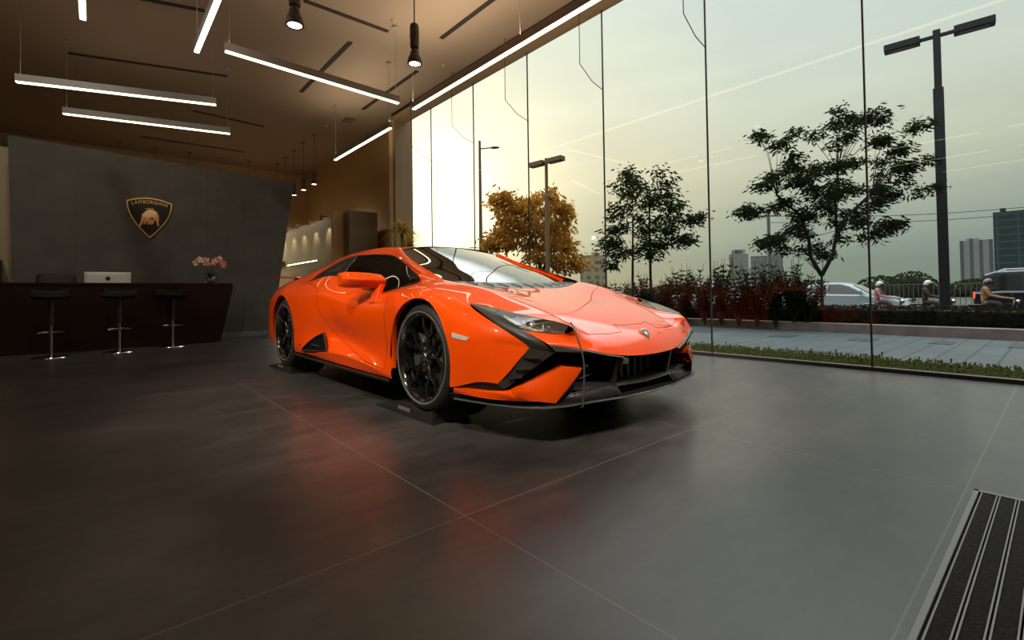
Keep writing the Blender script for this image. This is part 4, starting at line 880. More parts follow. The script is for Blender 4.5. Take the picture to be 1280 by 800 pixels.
# bonnet and nose
put('A0', 1.045, 0, .355); put('A1', 1.032, .22, .361); put('A1b', .995, .40, .386); put('A2', .955, .53, .417); put('A3', .882, .72, .453)
put('B0', 1.005, 0, .437); put('B1', .985, .22, .442); put('B1b', .945, .42, .463); put('B2', .887, .613, .497); put('B3', .79, .795, .522)
put('C0', .90, 0, .508); put('C1', .885, .22, .515); put('C2', .80, .455, .536); put('C3', .897, .577, .541)
put('D0', .66, 0, .596); put('D1', .655, .25, .598); put('D2', .62, .51, .608); put('D3', .600, .655, .595)
put('E0', .40, 0, .665); put('E1', .395, .27, .667); put('E2', .37, .56, .691); put('E3', .385, .835, .6565)
put('F0', .18, 0, .715); put('F1', .17, .30, .718); put('F2', .19, .61, .753); put('F3', .19, .85, .705)
put('H0', .05, 0, .746); put('H1', .02, .33, .750); put('H2', -.10, .67, .804); put('H3', -.02, .86, .748)
put('I2', -.33, .72, .815); put('I3', -.22, .865, .755)
# side, rows 0..4 under the top row
side = {
 'a': [(.69, .895, .254), (.745, .866, .315), (.79, .835, .38), (.83, .80, .441)],
 'b': [(.56, .928, .25), (.575, .928, .32), (.59, .925, .40), (.61, .915, .468), (.66, .865, .547)],
 'c': [(.37, .95, .20), (.37, .955, .30), (.37, .958, .40), (.38, .957, .495), (.39, .93, .59)],
 'd': [(.19, .95, .18), (.19, .955, .28), (.19, .96, .38), (.19, .965, .50), (.19, .945, .64)],
 'e': [(.0, .95, .17), (.0, .952, .27), (.0, .96, .37), (.0, .967, .50), (.0, .95, .67)],
 'f': [(-.22, .94, .16), (-.22, .945, .25), (-.22, .95, .36), (-.22, .955, .50), (-.22, .94, .66)],
 'g': [(-.44, .93, .155), (-.44, .94, .20), (-.44, .915, .33), (-.44, .93, .50), (-.44, .925, .645), (-.44, .865, .735), (-.44, .775, .775)],
 'h': [(-.75, .93, .158), (-.75, .945, .225), (-.75, .90, .33), (-.75, .925, .50), (-.75, .925, .64), (-.75, .875, .705), (-.75, .80, .735)],
 'i': [(-1.15, .93, .163), (-1.15, .95, .25), (-1.15, .87, .35), (-1.15, .915, .50), (-1.15, .925, .65), (-1.15, .885, .725), (-1.15, .79, .775)],
 'j': [(-1.45, .93, .168), (-1.45, .955, .25), (-1.45, .865, .36), (-1.45, .905, .51), (-1.45, .925, .665), (-1.45, .90, .755), (-1.47, .79, .858)],
 'k': [(-1.75, .935, .172), (-1.75, .955, .23), (-1.75, .91, .36), (-1.75, .935, .52), (-1.75, .94, .68), (-1.75, .92, .785), (-1.74, .83, .886)],
 'l': [(-2.05, .94, .178), (-2.05, .955, .23), (-2.05, .945, .36), (-2.05, .955, .52), (-2.05, .955, .69), (-2.05, .925, .80), (-2.05, .86, .855)],
 'm': [(-2.33, .94, .18), (-2.33, .955, .26), (-2.33, .96, .37), (-2.33, .965, .52), (-2.33, .962, .70), (-2.33, .93, .805), (-2.33, .83, .885)],
 'n': [(-2.62, .94, .18), (-2.62, .95, .28), (-2.62, .955, .38), (-2.62, .968, .52), (-2.62, .965, .70), (-2.62, .925, .80), (-2.62, .81, .878)],
 'o': [(-2.95, .93, .20), (-2.95, .94, .30), (-2.95, .94, .40), (-2.95, .95, .53), (-2.95, .935, .68), (-2.95, .90, .765), (-2.93, .79, .852)],
 'p': [(-3.25, .90, .25), (-3.25, .91, .33), (-3.25, .915, .42), (-3.25, .91, .53), (-3.25, .90, .65), (-3.25, .86, .735), (-3.22, .76, .815)],
 'q': [(-3.47, .80, .30), (-3.49, .81, .37), (-3.50, .82, .45), (-3.50, .81, .55), (-3.48, .79, .65), (-3.45, .76, .735), (-3.42, .68, .79)],
}
top_of = {'c': 'E3', 'd': 'F3', 'e': 'H3', 'f': 'I3'}
for k, rows in side.items():
    for i, p in enumerate(rows): put(k + str(i), *p)
# roof and tail (columns 7: roof outer edge/buttress, 8: inner, 9: centre)
put('R0c', -.99, 0, 1.128); put('R0i', -.985, .30, 1.118); put('R0o', -.965, .525, 1.075); put('R0w', -.93, .59, 1.022)
put('R1c', -1.25, 0, 1.148); put('R1i', -1.25, .30, 1.138); put('R1o', -1.24, .515, 1.120); put('R1w', -1.22, .60, 1.056)
put('R2c', -1.60, 0, 1.148); put('R2i', -1.60, .30, 1.138); put('R2o', -1.62, .56, 1.110); put('R2w', -1.52, .645, 1.062)
put('R3c', -1.95, 0, 1.085); put('R3i', -1.95, .32, 1.08); put('R3o', -1.96, .62, 1.066); put('R3w', -1.82, .69, 1.022)
put('R4c', -2.30, 0, .975); put('R4i', -2.30, .36, .968); put('R4o', -2.26, .70, .970); put('R4w', -2.14, .755, .916)
put('R5c', -2.62, 0, .90); put('R5i', -2.62, .38, .896); put('R5o', -2.50, .75, .908)
put('R6c', -2.95, 0, .855); put('R6i', -2.95, .42, .86)
put('R7c', -3.22, 0, .825); put('R7i', -3.22, .40, .83)
put('R8c', -3.44, 0, .80); put('R8i', -3.43, .38, .80)
put('T4', -3.50, .40, .66); put('T4c', -3.51, 0, .66); put('T2', -3.52, .40, .45); put('T2c', -3.53, 0, .45)
# windscreen pillar
put('W1', -.60, .60, .955); put('W1w', -.64, .645, .925)
F = []
def q(*k): F.append(k)
for s1, s2 in ((('A0', 'A1', 'A1b', 'A2', 'A3'), ('B0', 'B1', 'B1b', 'B2', 'B3')),
               (('B0', 'B1', 'B1b', 'B2'), ('C0', 'C1', 'C2', 'C3')),
               (('C0', 'C1', 'C2', 'C3'), ('D0', 'D1', 'D2', 'D3')), (('D0', 'D1', 'D2', 'D3'), ('E0', 'E1', 'E2', 'E3')),
               (('E0', 'E1', 'E2', 'E3'), ('F0', 'F1', 'F2', 'F3')), (('F0', 'F1', 'F2', 'F3'), ('H0', 'H1', 'H2', 'H3')),
               (('H2', 'H3'), ('I2', 'I3'))):
    for i in range(len(s1) - 1): q(s1[i], s1[i + 1], s2[i + 1], s2[i])
cols = 'abcdefghijklmnopq'
for c1, c2 in zip(cols, cols[1:]):
    n1, n2 = len(side[c1]), len(side[c2])
    for i in range(min(n1, n2) - 1): q(c1 + str(i), c2 + str(i), c2 + str(i + 1), c1 + str(i + 1))
q('a3', 'b3', 'b4'); q('b4', 'c4', 'E3')
q('c4', 'd4', 'F3', 'E3'); q('d4', 'e4', 'H3', 'F3'); q('e4', 'f4', 'I3', 'H3'); q('f4', 'g4', 'g5', 'I3'); q('I3', 'g5', 'g6', 'I2')
# pillar: base I2/H2 up to the roof
q('H2', 'I2', 'W1w', 'W1'); q('W1', 'W1w', 'R0w', 'R0o')
for a, b in ((0, 1), (1, 2), (2, 3), (3, 4)):
    q(f'R{a}c', f'R{a}i', f'R{b}i', f'R{b}c'); q(f'R{a}i', f'R{a}o', f'R{b}o', f'R{b}i'); q(f'R{a}o', f'R{a}w', f'R{b}w', f'R{b}o')
q('R4c', 'R4i', 'R5i', 'R5c'); q('R4i', 'R4o', 'R5o', 'R5i'); q('R4o', 'R4w', 'm6', 'R5o'); q('R4w', 'l6', 'm6')
q('R5o', 'm6', 'n6'); q('R5i', 'R5o', 'n6', 'R6i'); q('R5c', 'R5i', 'R6i', 'R6c'); q('R6i', 'n6', 'o6'); q('R6c', 'R6i', 'R7i', 'R7c'); q('R6i', 'o6', 'p6', 'R7i')
q('R7c', 'R7i', 'R8i', 'R8c'); q('R7i', 'p6', 'q6', 'R8i'); q('R8i', 'q6', 'q5'); q('R8c', 'R8i', 'T4', 'T4c'); q('R8i', 'q5', 'q4', 'T4'); q('T4c', 'T4', 'T2', 'T2c'); q('T4', 'q4', 'q3', 'T2'); q('T2', 'q3', 'q2')
CREASE = {}
def cr(w, *ks):
    for a, b in zip(ks, ks[1:]): CREASE[frozenset((a, b))] = w
cr(.9, 'A1b', 'B1b'); CREASE.clear()
cr(.95, 'B1b', 'C2', 'D2', 'E2', 'F2', 'H2')
cr(.55, 'a3', 'b3', 'c3', 'd3'); cr(.5, 'R0o', 'R1o', 'R2o', 'R3o', 'R4o', 'R5o')
cr(.75, 'g1', 'h1', 'i1', 'j1', 'k1'); cr(.4, 'f4', 'g4'); cr(.5, 'W1', 'R0o'); cr(.5, 'C3', 'B2')
cr(.7, 'q0', 'q1', 'q2', 'q3', 'q4', 'q5', 'q6')
keys = list(P); base = [Vector((P[k][0], -P[k][1], P[k][2])) for k in keys]
kid = {k: i for i, k in enumerate(keys)}

def subdivide_fit(level=3, fit=4):
    n = len(keys)
    mid = [P[k][1] == 0 for k in keys]
    allv = list(base); mir = {}
    for i in range(n):
        if mid[i]: mir[i] = i
        else: mir[i] = len(allv); allv.append(Vector((base[i].x, -base[i].y, base[i].z)))
    faces = [tuple(kid[k] for k in f) for f in F]; faces += [tuple(mir[i] for i in reversed(f)) for f in faces]
    ce = {}
    for e, w in CREASE.items():
        a, b = [kid[k] for k in e]; ce[frozenset((a, b))] = w; ce[frozenset((mir[a], mir[b]))] = w
    target = [v.copy() for v in allv]; cage = [v.copy() for v in allv]
    def run(lv):
        me = bpy.data.meshes.new('cage'); me.from_pydata(cage, [], faces)
        at = me.attributes.new('crease_edge', 'FLOAT', 'EDGE')
        val = [0.0] * len(me.edges); cnt = {}
        for p in me.polygons:
            for ek in p.edge_keys: cnt[ek] = cnt.get(ek, 0) + 1
        for i, e in enumerate(me.edges):
            k = frozenset(e.vertices)
            val[i] = ce.get(k, 0.0)
        at.data.foreach_set('value', val)
        o = bpy.data.objects.new('cage', me); COL.objects.link(o)
        md = o.modifiers.new('s', 'SUBSURF'); md.levels = lv; md.render_levels = lv; md.use_limit_surface = True
        md.boundary_smooth = 'PRESERVE_CORNERS'
        dg = bpy.context.evaluated_depsgraph_get(); r = bpy.data.meshes.new_from_object(o.evaluated_get(dg))
        bpy.data.objects.remove(o); bpy.data.meshes.remove(me)
        return r
    for _ in range(fit):
        r = run(1)
        for i in range(len(cage)): cage[i] = cage[i] + (target[i] - r.vertices[i].co) * 0.8
        bpy.data.meshes.remove(r)
    return run(level)

FRONT_ARCH = (0.0, .3275, .362); REAR_ARCH = (-2.62, .345, .378)
dense = subdivide_fit(4)
bm = bmesh.new(); bm.from_mesh(dense); bpy.data.meshes.remove(dense)
bmesh.ops.recalc_face_normals(bm, faces=bm.faces)
for ax, az, ar in (FRONT_ARCH, REAR_ARCH):
    ins = lambda v: (v.co.x - ax) ** 2 + (v.co.z - az) ** 2 < ar * ar and abs(v.co.y) > .6
    kill = [f for f in bm.faces if all(ins(v) for v in f.verts)]
    bmesh.ops.delete(bm, geom=kill, context='FACES')
    for v in bm.verts:
        if ins(v):
            d = Vector((v.co.x - ax, v.co.z - az)); d = d.normalized() * ar if d.length > 1e-6 else Vector((0, ar))
            v.co.x = ax + d.x; v.co.z = az + d.y
    # nothing of the skin stays under the arch's foot
    kill = [f for f in bm.faces if all(abs(v.co.x - ax) <= ar * 1.001 and v.co.z < az and abs(v.co.y) > .6 and (v.co.x - ax) ** 2 + (v.co.z - az) ** 2 >= ar * ar * .99 for v in f.verts) and f.calc_center_median().z < .30 and abs(f.calc_center_median().x - ax) < ar * .96]
    bmesh.ops.delete(bm, geom=kill, context='FACES')
bmesh.ops.delete(bm, geom=[v for v in bm.verts if not v.link_faces], context='VERTS')
# outlines of the bonnet, doors and roof, cut clean through the skin
HOOD = [(-.20, .69), (.18, .62), (.37, .53), (.60, .49), (.83, .455), (.885, .52), (.905, .44), (.935, .30), (.943, .185), (.872, .165), (.892, .09), (.885, 0)]
HOOD = HOOD + [(x, -w) for x, w in reversed(HOOD[:-1])]
DOOR = [(-.455, .205), (-.73, .232), (-1.09, .302), (-1.35, .345), (-1.52, .43), (-1.68, .60), (-1.69, .75), (-1.69, .90), (-.455, .90)]
def cut(poly, co3, nrm3, pick):
    for a, b in zip(poly, poly[1:] + poly[:1]):
        lo = [min(a[i], b[i]) - .03 for i in (0, 1)]; hi = [max(a[i], b[i]) + .03 for i in (0, 1)]
        fs = [f for f in bm.faces if pick(f) and all(lo[i] <= co3(f.calc_center_median())[i] <= hi[i] for i in (0, 1))]
        g = fs + list({e for f in fs for e in f.edges}) + list({v for f in fs for v in f.verts})
        if fs: bmesh.ops.bisect_plane(bm, geom=g, dist=1e-5, plane_co=nrm3(a, b)[0], plane_no=nrm3(a, b)[1])
cut(HOOD, lambda c: (c.x, c.y), lambda a, b: (Vector((a[0], a[1], 0)), Vector((-(b[1] - a[1]), b[0] - a[0], 0)).normalized()), lambda f: f.normal.z > .3 and f.calc_center_median().x > -.35)
cut(DOOR, lambda c: (c.x, c.z), lambda a, b: (Vector((a[0], 0, a[1])), Vector((-(b[1] - a[1]), 0, b[0] - a[0])).normalized()), lambda f: abs(f.calc_center_median().y) > .7)
bm.normal_update(); bm.verts.index_update()
body_bvh = BVHTree.FromBMesh(bm)
def inpoly(p, poly):
    c = False; j = len(poly) - 1
    for i in range(len(poly)):
        if (poly[i][1] > p[1]) != (poly[j][1] > p[1]) and p[0] < (poly[j][0] - poly[i][0]) * (p[1] - poly[i][1]) / (poly[j][1] - poly[i][1]) + poly[i][0]: c = not c
        j = i
    return c
def part_of(f):
    c = f.calc_center_median()
    if c.x > -.35 and f.normal.z > .3 and c.x < .95 and inpoly((c.x, c.y), HOOD): return 'bonnet'
    if abs(c.y) > .76 and inpoly((c.x, c.z), DOOR): return 'door_r' if c.y < 0 else 'door_l'
    if -2.3 < c.x < -.97 and c.z > .95 and abs(c.y) < .50: return 'roof'
    return 'body'
groups = {}
for f in bm.faces: groups.setdefault(part_of(f), []).append(f)
vn = {v.index: v.normal.copy() for v in bm.verts}
def skin(name, fs, **kw):
    ids = {}; vs = []; no = []
    fl = []
    for f in fs:
        t = []
        for v in f.verts:
            if v.index not in ids: ids[v.index] = len(vs); vs.append(v.co.copy()); no.append(vn[v.index])
            t.append(ids[v.index])
        fl.append(t)
    me = bpy.data.meshes.new(name); me.from_pydata(vs, [], fl); me.materials.append(ORANGE); me.shade_smooth()
    me.normals_split_custom_set_from_vertices(no)
    o = bpy.data.objects.new(name, me); COL.objects.link(o)
    return finish(o, CAR, **kw)
skin('body_shell', groups['body']); skin('bonnet', groups['bonnet']); skin('roof', groups.get('roof', []) )
door_r = skin('door', groups['door_r']); door_l = skin('door', groups['door_l'])
bm.free()

def on_top(x, y, d=0.001):
    h = body_bvh.ray_cast(Vector((x, y, 2)), Vector((0, 0, -1)))
    return h[0] + h[1] * d * (1 if h[1].z > 0 else -1) if h[0] else None
def on_side(x, z, s=-1, d=0.001):
    h = body_bvh.ray_cast(Vector((x, s * 2, z)), Vector((0, -s, 0)))
    return h[0] + Vector((0, s, 0)) * d if h[0] else None
def dens(poly, step=.02):
    out = []
    for a, b in zip(poly, poly[1:]):
        n = max(1, int(math.dist(a, b) / step))
        out += [tuple(a[i] + (b[i] - a[i]) * k / n for i in range(len(a))) for k in range(n)]
    return out + [tuple(poly[-1])]
def seam(lines, name='panel_gap', r=.0016, mtl=BLACKM):
    m = MB()
    for pts in lines:
        pts = [p for p in pts if p is not None]
        if len(pts) > 1: m.tube(pts, r, 5)
    return m.build(name, mtl, CAR, smooth=60)
seam([[on_top(x, y, 0) for x, y in dens(HOOD[2:] [:len(HOOD) - 4])]])
for s in (-1, 1):
    seam([[on_side(x, z, s, 0) for x, z in dens([(-.455, .70), (-.455, .205)] + DOOR[1:7] + [(-1.69, .84)])]])
    seam([[on_side(x, z, s, 0) for x, z in dens([(-1.70, .75), (-1.82, .80), (-2.02, .83), (-2.06, .86)])]])

# ---- glass
def V3(s, pts): return [Vector((x, s * w, z)) for x, w, z in pts]
def bez_sheet(rows, nu=14, nv=14):
    """catmull-rom sheet through a grid of points"""
    def cr1(p, t):
        n = len(p) - 1; x = t * n; i = min(int(x), n - 1); f = x - i
        g = lambda k: p[k] if 0 <= k <= n else (p[0] * 2 - p[1] if k < 0 else p[n] * 2 - p[n - 1])
        a, b, c, d = g(i - 1), g(i), g(i + 1), g(i + 2)
        return .5 * ((2 * b) + (c - a) * f + (2 * a - 5 * b + 4 * c - d) * f * f + (3 * b - a - 3 * c + d) * f ** 3)
    out = []
    for i in range(nu + 1):
        rr = [cr1([Vector(r[j]) for r in rows], i / nu) for j in range(len(rows[0]))]
        out.append([cr1(rr, k / nv) for k in range(nv + 1)])
    return out
ws_rows = []
for x, hw, zc, ze, bow in ((-.10, .665, .786, .808, .16), (-.33, .64, .884, .878, .11), (-.62, .592, .998, .953, .055), (-.985, .52, 1.124, 1.082, .0)):
    ws_rows.append([Vector((x - bow * (k / 3) ** 2, k / 3 * hw, zc + (ze - zc) * (k / 3) ** 2)) for k in range(-3, 4)])
MB().sheet(bez_sheet(ws_rows, 20, 24)).build('windscreen', WINDSHIELD, CAR, smooth=180)
# cowl strip with slits in front of the glass
cowl = MB(); rows = []
def cowl_pt(t, f):          # t across, f from the bonnet's edge to the glass
    a = Vector((.060 - .155 * t * t - .03 * abs(t), t * .665, .741 + .052 * t * t)); b = Vector((-.10 - .165 * t * t, t * .66, .789 + .021 * t * t)); p = a.lerp(b, f); p.z += .004 * sin(pi * f); return p
for k in range(-14, 15): rows.append([cowl_pt(k / 14, f) for f in (0, .25, .5, .75, 1)])
cowl.sheet(rows)
cw_ = cowl.build('cowl_panel', mat('cowl_grey', (.10, .10, .10), rough=.30), CAR, smooth=60)
for k in range(-5, 6):
    MB().beam(cowl_pt(k / 5.8 + .03, .15) + Z * .004, cowl_pt(k / 5.8 - .03, .62) + Z * .006, .007, .004).build('cowl_slit', BLACKM, cw_)
for s in (-1, 1):
    ws_edge = MB()
    ws_edge.tube([r[0 if s < 0 else -1] + Vector((0, 0, .000)) for r in bez_sheet(ws_rows, 12, 6)], .0035, 6)
    ws_edge.build('glass_seal', BLACKP, CAR, smooth=60)
    ed = [r[0 if s < 0 else -1] for r in bez_sheet(ws_rows, 16, 6)]
    MB().sheet([[p + Vector((0, -s * .010, .0015)), p + Vector((0, -s * .002, .014)), p + Vector((0, s * .010, .019)), p + Vector((0, s * .040, .004))] for p in ed]).build('pillar_ridge', ORANGE, CAR, smooth=60)
for s in (-1, 1):
    lo = V3(s, [(-.34, .722, .812), (-.44, .776, .772), (-.75, .80, .736), (-1.15, .79, .775), (-1.50, .79, .866)])
    hi = V3(s, [(-.345, .716, .816), (-.62, .650, .925), (-.93, .592, 1.018), (-1.22, .603, 1.052), (-1.50, .645, 1.058)])
    mid = [(a + b) / 2 + Vector((0, s * .018, 0)) for a, b in zip(lo, hi)]
    MB().sheet(bez_sheet([lo, mid, hi], 10, 24)).build('side_window', CARGLASS, CAR, smooth=180)
    lo = V3(s, [(-1.50, .79, .866), (-1.60, .785, .890), (-1.76, .80, .885), (-1.93, .82, .868), (-2.12, .835, .86)])
    hi = V3(s, [(-1.50, .645, 1.058), (-1.62, .665, 1.050), (-1.82, .69, 1.020), (-1.98, .72, .975), (-2.16, .765, .915)])
    qp = MB().sheet(bez_sheet([lo, hi], 6, 16)).build('quarter_panel', mat('satin_black', (.003, .003, .0035), rough=.35, spec=.3), CAR, smooth=180)
    lv = MB()
    for k in range(5):
        x = -1.60 - k * .055
        lv.beam((x - .055, s * .780, .925), (x, s * .722, .995 - k * .008), .005, .010)
    lv.build('louvre', GREYTRIM, qp)
    # dark bottom edge and division bar of the side glass
    e = MB(); e.tube(V3(s, [(-.34, .726, .812), (-.44, .78, .770), (-.75, .805, .734), (-1.15, .795, .773), (-1.50, .795, .864)]), .007, 6)
    e.tube(V3(s, [(-1.50, .795, .864), (-1.50, .72, .975), (-1.50, .65, 1.058)]), .012, 6)
    e.tube(V3(s, [(-.345, .720, .816), (-.62, .654, .925), (-.93, .597, 1.018), (-1.22, .608, 1.052), (-1.50, .648, 1.058)]), .006, 6)
    e.build('window_seal', BLACKP, CAR, smooth=60)

# ---- cabin inside
tub = MB()
tub.sheet([V3(1, [(.0, -.66, .74), (.0, .66, .74)]), V3(1, [(-.45, -.74, .70), (-.45, .74, .70)]), V3(1, [(-.62, -.74, .52), (-.62, .74, .52)]), V3(1, [(-1.5, -.76, .42), (-1.5, .76, .42)]), V3(1, [(-1.75, -.74, .85), (-1.75, .74, .85)]), V3(1, [(-1.9, -.6, 1.0), (-1.9, .6, 1.0)])])
tub.build('dashboard', mat('cabin_trim', (.03, .026, .022), rough=.7), CAR, smooth=40)
for s in (-1, 1):
    st = empty('seat', (-1.18, s * .36, .42)); st.parent = CAR
    SEATM = mat('seat_cloth', (.045, .035, .028), rough=.8)
    b = MB(); b.sheet(bez_sheet([[Vector((x, y, z)) for y, z in ((-.24, zz + .09), (-.20, zz + .03), (0, zz), (.20, zz + .03), (.24, zz + .09))] for x, zz in ((.35, .08), (.1, .03), (-.15, .02))], 8, 10))
    b.build('seat_cushion', SEATM, st, smooth=180, solid=.06)
    b = MB(); b.sheet(bez_sheet([[Vector((x - .1 + ox, y * sc, z)) for y, ox in ((-.24, .08), (-.19, .03), (0, 0), (.19, .03), (.24, .08))] for x, z, sc in ((-.08, .03, 1), (-.18, .25, 1.05), (-.25, .45, .85), (-.29, .56, .5), (-.31, .64, .42))], 12, 10))
    b.build('seat_back', SEATM, st, smooth=180, solid=.07)
sw = MB(); Ms = Matrix.Translation((-.66, .36, .72)) @ Matrix.Rotation(R(-68), 4, 'Y')
sw.tube([Ms @ Vector((.17 * cos(t * pi / 12), .17 * sin(t * pi / 12), 0)) for t in range(25)], .015, 8, caps=False)
sw.tube([Ms @ Vector((-.16, 0, 0)), Ms @ Vector((.0, 0, -.02)), Ms @ Vector((.12, .11, 0))], .014, 6); sw.tube([Ms @ Vector((0, 0, -.02)), Ms @ Vector((.12, -.11, 0))], .014, 6)
sw.build('steering_wheel', BLACKP, CAR, smooth=60)

# ---- underbody and wheel wells
ub = MB(); ub.box((-1.3, 0, .20), (4.2, 1.24, .14)); ub.box((-1.32, 0, .16), (1.75, 1.84, .05)); ub.box((.0, 0, .44), (1.0, 1.2, .36)); ub.box((-2.7, 0, .46), (1.3, 1.2, .4)); ub.box((.55, 0, .2), (.55, 1.2, .13))
ub.build('underbody', BLACKM, CAR)
for s in (-1, 1):
    for ax, az, ar in (FRONT_ARCH, REAR_ARCH):
        w = MB(); prof = []
        for k in range(33):
            t = R(-6) + (pi + R(12)) * k / 32
            prof.append([Vector((ax + (ar + dr) * cos(t), s * y, az + (ar + dr) * sin(t))) for y, dr in ((.62, .02), (.90, .02), (.938, .0))])
        w.sheet(prof)
        w.add([Vector((ax + ar * 1.1 * cos(2 * pi * k / 32), s * .62, az + ar * 1.1 * sin(2 * pi * k / 32))) for k in range(32)], [tuple(range(32))])
        w.build('wheel_well', BLACKM, CAR, smooth=50)
        # rolled edge of the arch, body colour, follows the skin
        lip = []
        for k in range(41):
            t = R(-22) + (pi + R(44)) * k / 40
            x = ax + (ar + .004) * cos(t); z = az + (ar + .004) * sin(t)
            p = on_side(x, z, s, 0)
            if p is not None: lip.append([Vector((ax + ar * cos(t), p.y, az + ar * sin(t))), Vector((ax + (ar - .004) * cos(t), p.y - s * .012, az + (ar - .004) * sin(t))), Vector((ax + ar * cos(t), p.y - s * .035, az + ar * sin(t)))])
        if len(lip) > 2: MB().sheet(lip).build('arch_lip', ORANGE, CAR, smooth=60)
    # sill blade
    m = MB(); pts = [(-.37, .935, .150), (-.8, .94, .152), (-1.3, .945, .158), (-1.8, .95, .165), (-2.24, .95, .172)]
    m.sheet([[Vector((x, s * w_, z)), Vector((x, s * (w_ + .012), z - .006)), Vector((x, s * (w_ + .010), z - .020)), Vector((x, s * .88, z - .025))] for x, w_, z in pts])
    m.build('side_skirt', BLACKP, CAR, smooth=40)
    # triangular air intake ahead of the rear wheel
    tri = [(-1.635, .388), (-1.75, .355), (-1.87, .30), (-1.98, .235), (-2.0, .215), (-1.70, .235), (-1.42, .258)]
    fr = [on_side(x, z, s, .011) for x, z in tri]
    m = MB(); m.tube(fr + [fr[0]], .008, 6)
    it = m.build('intake_frame', mat('intake_rim', (.03, .03, .035), rough=.25), CAR, smooth=60)
    MB().prism([p + Vector((0, s * .0015, 0)) for p in fr], (0, -s * .004, 0)).build('intake_opening', BLACKM, it)
    b = MB(); b.beam(on_side(-1.80, .285, s, .016), on_side(-1.50, .275, s, .016), .008, .010); b.build('intake_vane', GREYTRIM, it)
    # side marker on the front wing
    mk = [on_side(x, z, s, .002) for x, z in ((.385, .502), (.52, .480), (.50, .464), (.385, .474))]
    MB().prism(mk, (0, s * .003, 0)).build('side_marker', mat('marker_lens', (.55, .5, .45), rough=.25), CAR)
    b = on_side(-2.0 + .0, .235, s, .002); MB().ball(b + Vector((-.09, 0, .02)), (.012, .003, .012)).build('jack_cap', CHROME, CAR, smooth=180)

# ---- door mirrors
for s in (-1, 1):
    mr = empty('door_mirror'); mr.parent = CAR
    def sec(w, x, zb, zn, zt, dx):      # rear edge, top back, top front, nose, underside
        return [Vector((x - dx * .45, s * w, zb + .012)), Vector((x - dx * .5, s * w, zt - .012)), Vector((x - dx * .30, s * w, zt)), Vector((x + dx * .10, s * w, zt - .002)), Vector((x + dx * .42, s * w, zn + (zt - zn) * .35)), Vector((x + dx * .50, s * w, zn)), Vector((x + dx * .30, s * w, zb + (zn - zb) * .35)), Vector((x + dx * .05, s * w, zb)), Vector((x - dx * .3, s * w, zb))]
    secs = [sec(.828, -.668, .772, .812, .845, .11), sec(.850, -.670, .758, .812, .860, .15), sec(.93, -.705, .762, .818, .874, .17), sec(1.0, -.750, .766, .822, .880, .17), sec(1.06, -.795, .768, .826, .882, .16), sec(1.09, -.825, .780, .828, .872, .10)]
    m = MB(); n = len(secs[0])
    m.add([p for c in secs for p in c], [(i * n + k, i * n + (k + 1) % n, (i + 1) * n + (k + 1) % n, (i + 1) * n + k) for i in range(len(secs) - 1) for k in range(n)] + [tuple(range(n))[::-1], tuple((len(secs) - 1) * n + k for k in range(n))])
    m.build('mirror_housing', ORANGE, mr, bevel=.006, smooth=24)
    m = MB()
    st = [[Vector((x - d_, s * (w - .022), z)), Vector((x + d_, s * (w - .022), z)), Vector((x + d_, s * (w + .022), z)), Vector((x - d_, s * (w + .022), z))] for x, w, z, d_ in ((-.655, .905, .655, .055), (-.660, .890, .70, .048), (-.668, .872, .745, .048), (-.672, .855, .79, .055))]
    m.add([p for c in st for p in c], [(i * 4 + k, i * 4 + (k + 1) % 4, (i + 1) * 4 + (k + 1) % 4, (i + 1) * 4 + k) for i in range(3) for k in range(4)] + [(3, 2, 1, 0), (12, 13, 14, 15)])
    m.build('mirror_stalk', ORANGE, mr, bevel=.008, smooth=40)
    m = MB(); m.prism([Vector((-.835, s * .86, .795)), Vector((-.85, s * 1.04, .81)), Vector((-.85, s * 1.05, .865)), Vector((-.83, s * .86, .865))], (-.004, 0, 0)); m.build('mirror_glass', CHROME, mr)

# ---- rear wing and tail
wg = MB(); rows = []
for k in range(-10, 11):
    y = k * .078; rows.append([Vector((x - .05 * (abs(y) / .78) ** 2 * 0, y, z)) for x, z in ((-3.28, .925), (-3.34, .940), (-3.44, .938), (-3.52, .948), (-3.52, .940), (-3.40, .925), (-3.30, .916), (-3.28, .925))])
wg.sheet(rows); wing = wg.build('rear_wing', ORANGE, CAR, smooth=50)
for s in (-1, 1):
    MB().prism([Vector((-3.34, s * .55, .80)), Vector((-3.44, s * .55, .79)), Vector((-3.46, s * .55, .935)), Vector((-3.36, s * .55, .93))], (0, s * .02, 0)).build('wing_stay', BLACKP, wing)
    MB().prism([Vector((-3.495, s * .42, .62)), Vector((-3.48, s * .78, .64)), Vector((-3.48, s * .78, .61)), Vector((-3.50, s * .55, .56)), Vector((-3.505, s * .42, .60))], (-.015, 0, 0)).build('tail_light', mat('tail_lens', (.4, .01, .01), rough=.15), CAR)
MB().box((-3.40, 0, .30), (.22, 1.5, .22)).build('rear_diffuser', BLACKP, CAR, bevel=.01)

